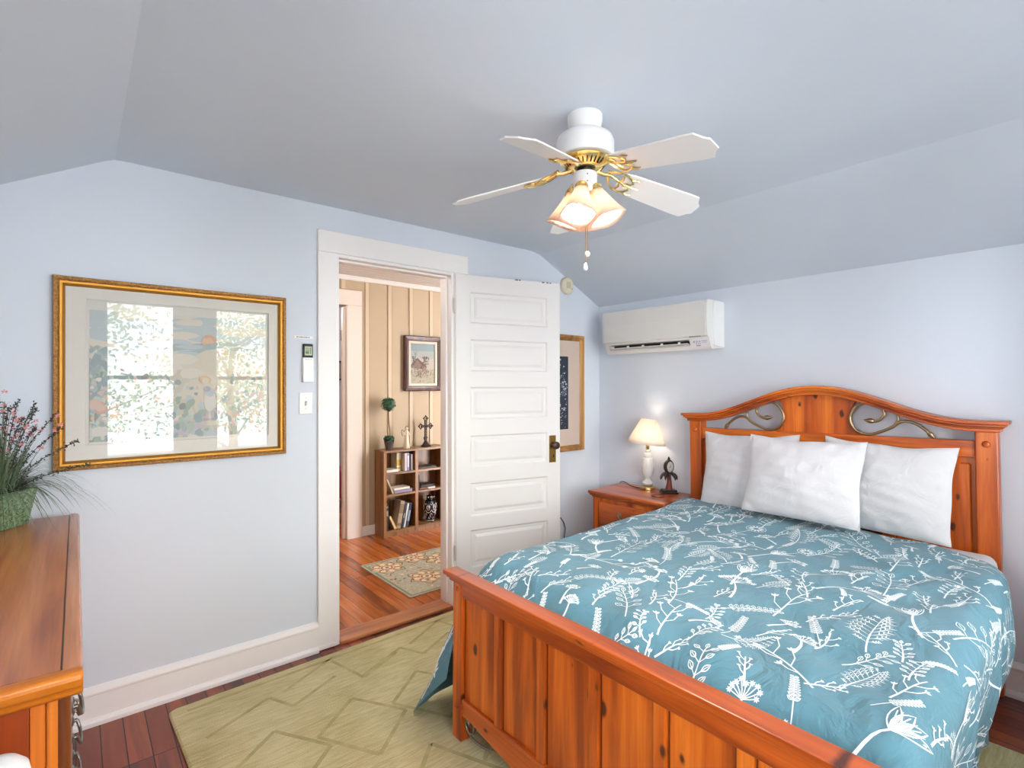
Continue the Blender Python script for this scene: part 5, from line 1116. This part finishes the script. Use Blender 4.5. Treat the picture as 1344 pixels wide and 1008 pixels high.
# figurine
GX, GY = -.838, 1.765; fg = thing('angel_figurine', 'cream standing angel figurine on top of the bookcase', 'figurine', (GX, GY, BH)); m_cr = principled('cream_resin', '#e3d5bd', .7); m_br = principled('brown_resin', '#6a503c', .7)
MB().lathe([(.001, .001), (.032, .001), (.034, .008), (.028, .05), (.023, .1), (.02, .125), (.022, .15), (.021, .165), (.010, .178), (.008, .184)], (GX, GY, BH), 20, mod=lambda t, z: 1+.05*math.cos(6*t)*(1 if z < .11 else 0)).build('robe', m_cr, fg, smooth=50)
MB().ball((GX, GY, BH+.197), .0155, 14, 10, (1, 1, 1.15)).build('head', m_cr, fg, smooth=60); MB().ball((GX+.002, GY+.004, BH+.2), .0168, 14, 10, (1, 1, 1.1)).build('hair', m_br, fg, smooth=60)
mb = MB()
for s in (-1, 1): mb.tube(smooth_path([(GX+s*.018, GY, BH+.162), (GX+s*.027, GY-.006, BH+.138), (GX+s*.012, GY-.022, BH+.135), (GX+s*.004, GY-.024, BH+.145)], 4), [.008, .0078, .0075, .007, .007, .0065, .006, .006, .0055, .005, .005, .0045, .004], 8)
mb.build('arms', m_cr, fg, smooth=50)
mb = MB()
for s in (-1, 1): mb.tube(smooth_path([(GX+s*.008, GY+.02, BH+.15), (GX+s*.03, GY+.026, BH+.185), (GX+s*.042, GY+.028, BH+.165), (GX+s*.03, GY+.026, BH+.12)], 4), .003, 6)
mb.build('wire_wings', m_br, fg, smooth=50)
# cross
QX, QY = -.612, 1.78; cr_ = thing('cross', 'dark ornate standing cross on top of the bookcase', 'cross', (QX, QY, BH)); m_cx = principled('dark_bronze', '#352a26', .5, .3, bump=(150, .5, .003))
MB().lathe([(.001, .001), (.05, .001), (.05, .01), (.034, .022), (.02, .045), (.013, .06)], (QX, QY, BH), 24, mod=lambda t, z: 1+.06*math.cos(8*t)).build('foot', m_cx, cr_, smooth=40)
mb = MB().box(QX-.012, QX+.012, QY-.009, QY+.009, .05+BH, BH+.27).box(QX-.05, QX+.05, QY-.009, QY+.009, BH+.196, BH+.22)
for cx_, cz_ in ((0, .285), (-.056, .208), (.056, .208), (0, .208), (0, .085)):
    for q in range(8 if cz_ > .1 else 6): mb.tube([(QX+cx_+.02*math.cos(t+q*PI/4), QY, BH+cz_+.02*math.sin(t+q*PI/4)) for t in (0, PI/4)], .006, 6)
    mb.ball((QX+cx_, QY-.006, BH+cz_), .008, 8, 6)
for cx_, cz_ in ((0, .312), (-.083, .208), (.083, .208), (.058, .234), (-.058, .234), (.058, .182), (-.058, .182), (.026, .287), (-.026, .287)): mb.ball((QX+cx_, QY, BH+cz_), .007, 8, 6)
mb.build('cross_body', m_cx, cr_, bevel=0)
mb = MB()
for z in (.11, .135, .16): mb.ball((QX, QY-.01, BH+z), .0065, 8, 6)
mb.build('studs', principled('bronze_stud', '#7a6250', .4, .6), cr_)
# hall painting
hp = thing('framed_picture', 'brown-framed cabin painting on the hall wall above the bookcase', 'picture', (-.586, HY-.03, 1.67)); m_hf = wood('dark_walnut_frame', '#5a332a', '#452420', '#2c1512', 'z', .35, 0)
HW = lambda u, z, d: (u, HY-.013-d, z)
frame_mb(mb := MB(), -.806, -.366, 1.392, 1.958, [(0, 0), (0, .03), (.008, .036), (.03, .028), (.045, .03), (.052, .018)], HW).build('frame', m_hf, hp, smooth=25)
frame_mb(mb := MB(), -.806, -.366, 1.392, 1.958, [(.052, .02), (.056, .022), (.076, .018), (.08, .008)], HW).build('liner', principled('linen_liner', '#ddd0c0', .8), hp)
art = MB(); PC = ['#93a6a8', '#b4b8b2', '#d0bfb0', '#c9bda4', '#a89878', '#7d6a4c', '#4a3a2a', '#5c2f22', '#8a6450', '#d0c0aa', '#3c3a2c', '#b8a88a']
m_pc = [principled('oil_paint_%d' % i, tuple(v*.62 for v in lin(c)[:3])+(1,), .5) for i, c in enumerate(PC)]; pz = [.004]
ax0, ax1, az0, az1 = -.728, -.444, 1.47, 1.88
def poly(pts, ci):
    pz[0] += .00002; art.m = ci; art.add([HW(ax0+(ax1-ax0)*u, az0+(az1-az0)*v, pz[0]) for u, v in pts], [tuple(range(len(pts)))])
poly([(0, 0), (1, 0), (1, 1), (0, 1)], 3)
for k in range(14): v = .36+.64*k/14; poly([(0, v), (1, v), (1, min(1, v+.06)), (0, min(1, v+.06))], (2, 2, 2, 2, 2, 2, 1, 1, 1, 1, 0, 0, 0, 0)[k])
for _ in range(60): u, v = rd.uniform(0, .95), rd.uniform(0, .36); poly([(u, v), (min(1, u+rd.uniform(.05, .2)), v+.005), (min(1, u+.1), v+.03)], rd.choice((3, 4, 9, 11, 4)))
def tri(u, v, w, h, ci):
    for q in range(9):
        cu, cv, r = u+rd.uniform(-.5, .5)*w, v+h*rd.uniform(.1, .85), w*rd.uniform(.18, .34); poly([(min(max(cu+r*math.cos(t)*rd.uniform(.6, 1.1), 0), 1), cv+r*.9*math.sin(t)*rd.uniform(.6, 1.1)) for t in [2*PI*i/8 for i in range(8)]], ci if q % 3 else 5)
for u, h in ((.08, .3), (.15, .36), (.55, .32), (.62, .36), (.7, .34), (.2, .28)): tri(u, .38, .12, h, rd.choice((10, 6, 5)))
for p0, p1 in (((.14, .42), (.2, .78)), ((.18, .65), (.3, .82)), ((.19, .7), (.1, .86)), ((.2, .72), (.24, .88))): poly([p0, (p0[0]+.012, p0[1]), (p1[0]+.006, p1[1]), p1], 6)
poly([(.08, .38), (.5, .36), (.5, .48), (.28, .6), (.08, .48)], 8); poly([(.02, .45), (.28, .64), (.32, .64), (.12, .45)], 6); poly([(.28, .64), (.62, .46), (.68, .42), (.5, .42), (.26, .62)], 7); poly([(.5, .36), (.66, .38), (.66, .43), (.5, .44)], 8); poly([(.42, .36), (.48, .36), (.48, .44), (.42, .44)], 6)
for _ in range(90): u, v = rd.gauss(.45, .2), rd.gauss(.24, .07); u = min(max(u, .02), .93); v = min(max(v, .03), .36); poly([(u, v), (u+.03, v+.01), (u+.05, v+.05), (u+.01, v+.04)], rd.choice((5, 6, 4, 8, 11)))
art.build('painting', m_pc, hp, fix=False)
# hall rug
hr = MB(); HRX0, HRX1, HRY0, HRY1 = -1.612, -.55, .29, 1.10
hr.m = 0; hr.prism(rrect(HRX0, HRX1, HRY0, HRY1, .012, 2), .001, .010, 'z')
lz = [.0102]
def rp_(pts, ci): lz[0] += .000004; hr.m = ci; hr.add([(min(max(x, HRX0+.012), HRX1-.012), min(max(y, HRY0+.012), HRY1-.012), lz[0]) for x, y in pts], [tuple(range(len(pts)))])
def fl(x, y, r, ci, n=8, lobes=0, rot=0): rp_([(x+r*(1+.18*math.cos(lobes*t))*math.cos(t+rot), y+r*(1+.18*math.cos(lobes*t))*math.sin(t+rot)) for t in [2*PI*k/n for k in range(n)]], ci)
for (x0, x1, y0, y1) in ((HRX0+.012, HRX1-.012, HRY0+.012, HRY0+.03), (HRX0+.012, HRX1-.012, HRY1-.03, HRY1-.012), (HRX0+.012, HRX0+.03, HRY0, HRY1), (HRX1-.03, HRX1-.012, HRY0, HRY1)): rp_([(x0, y0), (x1, y0), (x1, y1), (x0, y1)], 1)
for cx_, cy_ in ((-1.32, .56), (-1.02, .85), (-.85, .45), (-1.47, .92), (-1.12, .36), (-.7, .8), (-1.2, 1.02)):
    fl(cx_, cy_, .135, 5, 24, 6, .2); fl(cx_, cy_, .125, 6, 24, 6, .2)
    for k in range(8):
        a = 2*PI*k/8; fl(cx_+.085*math.cos(a), cy_+.085*math.sin(a), .034, 2 if k % 2 else 3, 10, 3, a); fl(cx_+.085*math.cos(a), cy_+.085*math.sin(a), .02, 4, 8)
    fl(cx_, cy_, .055, 4, 16, 8); fl(cx_, cy_, .04, 2, 14); fl(cx_, cy_, .03, 4, 12); fl(cx_, cy_, .014, 5, 8)
for _ in range(170):
    x, y = rd.uniform(HRX0+.04, HRX1-.04), rd.uniform(HRY0+.04, HRY1-.04); a = rd.uniform(0, 6); s_ = rd.uniform(.012, .028); rp_([(x-s_*math.cos(a), y-s_*math.sin(a)), (x+.4*s_*math.sin(a), y-.4*s_*math.cos(a)), (x+s_*math.cos(a), y+s_*math.sin(a)), (x-.4*s_*math.sin(a), y+.4*s_*math.cos(a))], rd.choice((2, 3, 1, 5, 4, 7)))
hro = hr.build('hall_rug', [principled('rug_grey_green', '#b1ac99', .95, var=.2, varscale=60), principled('rug_sage_line', '#80846c', .95), principled('rug_rust', '#a5583a', .95), principled('rug_tan', '#c69a68', .95), principled('rug_cream', '#ddd0b4', .95), principled('rug_olive', '#6e6a52', .95), principled('rug_sand', '#b8a98a', .95), principled('rug_pale_blue', '#a6b0ac', .95)], fix=False); tag(hro, 'beige floral rug on the hall floor just past the doorway', 'rug')
# quilted bed glimpsed in the far room
qb = thing('quilted_bench', 'crimson draped seat glimpsed through the far doorway', 'bench', (-.95, 3.1, 0))
MB().box(-1.25, -.5, 2.95, 3.35, .16, .47).build('quilt', principled('crimson_cloth', '#9c3a58', .9), qb, bevel=.02, seg=3)
for x in (-1.2, -.55):
    for y in (3.0, 3.3): MB().box(x-.02, x+.02, y-.02, y+.02, 0, .16).build('leg', m_dark, qb)
fp = thing('framed_picture', 'small brown picture glimpsed through the far doorway', 'picture', (-.68, HY+2.09, 1.65)); frame_mb(mb := MB(), -.85, -.5, 1.52, 1.78, [(0, 0), (0, .02), (.02, .02), (.025, .004)], lambda u, z, d: (u, HY+2.098-d, z)).build('frame', m_hf, fp); MB().box(-.83, -.52, HY+2.092, HY+2.097, 1.54, 1.76).build('print', principled('grey_print', '#7d7a76', .8), fp)
# hall lamp (out of sight to the left of the doorway)
hl = thing('ceiling_light', 'round white glass light on the hall ceiling', 'light', (-2.35, 1.0, 2.486)); MB().lathe([(.001, -.001), (.13, -.001), (.13, -.02), (.12, -.03)], (-2.35, 1.0, 2.486), 32).build('base', m_brass, hl, smooth=40); MB().lathe([(.125, -.025), (.12, -.06), (.09, -.09), (.04, -.105), (.001, -.108)], (-2.35, 1.0, 2.486), 32).build('glass_bowl', m_fanshade, hl, smooth=60)
bulb_light('hall_light', (-2.35, 1.0, 2.33), 24, (1, .94, .86), .06)
bulb_light('far_room_light', (-1.6, 3.2, 2.3), 45, (1, .93, .88), .1)
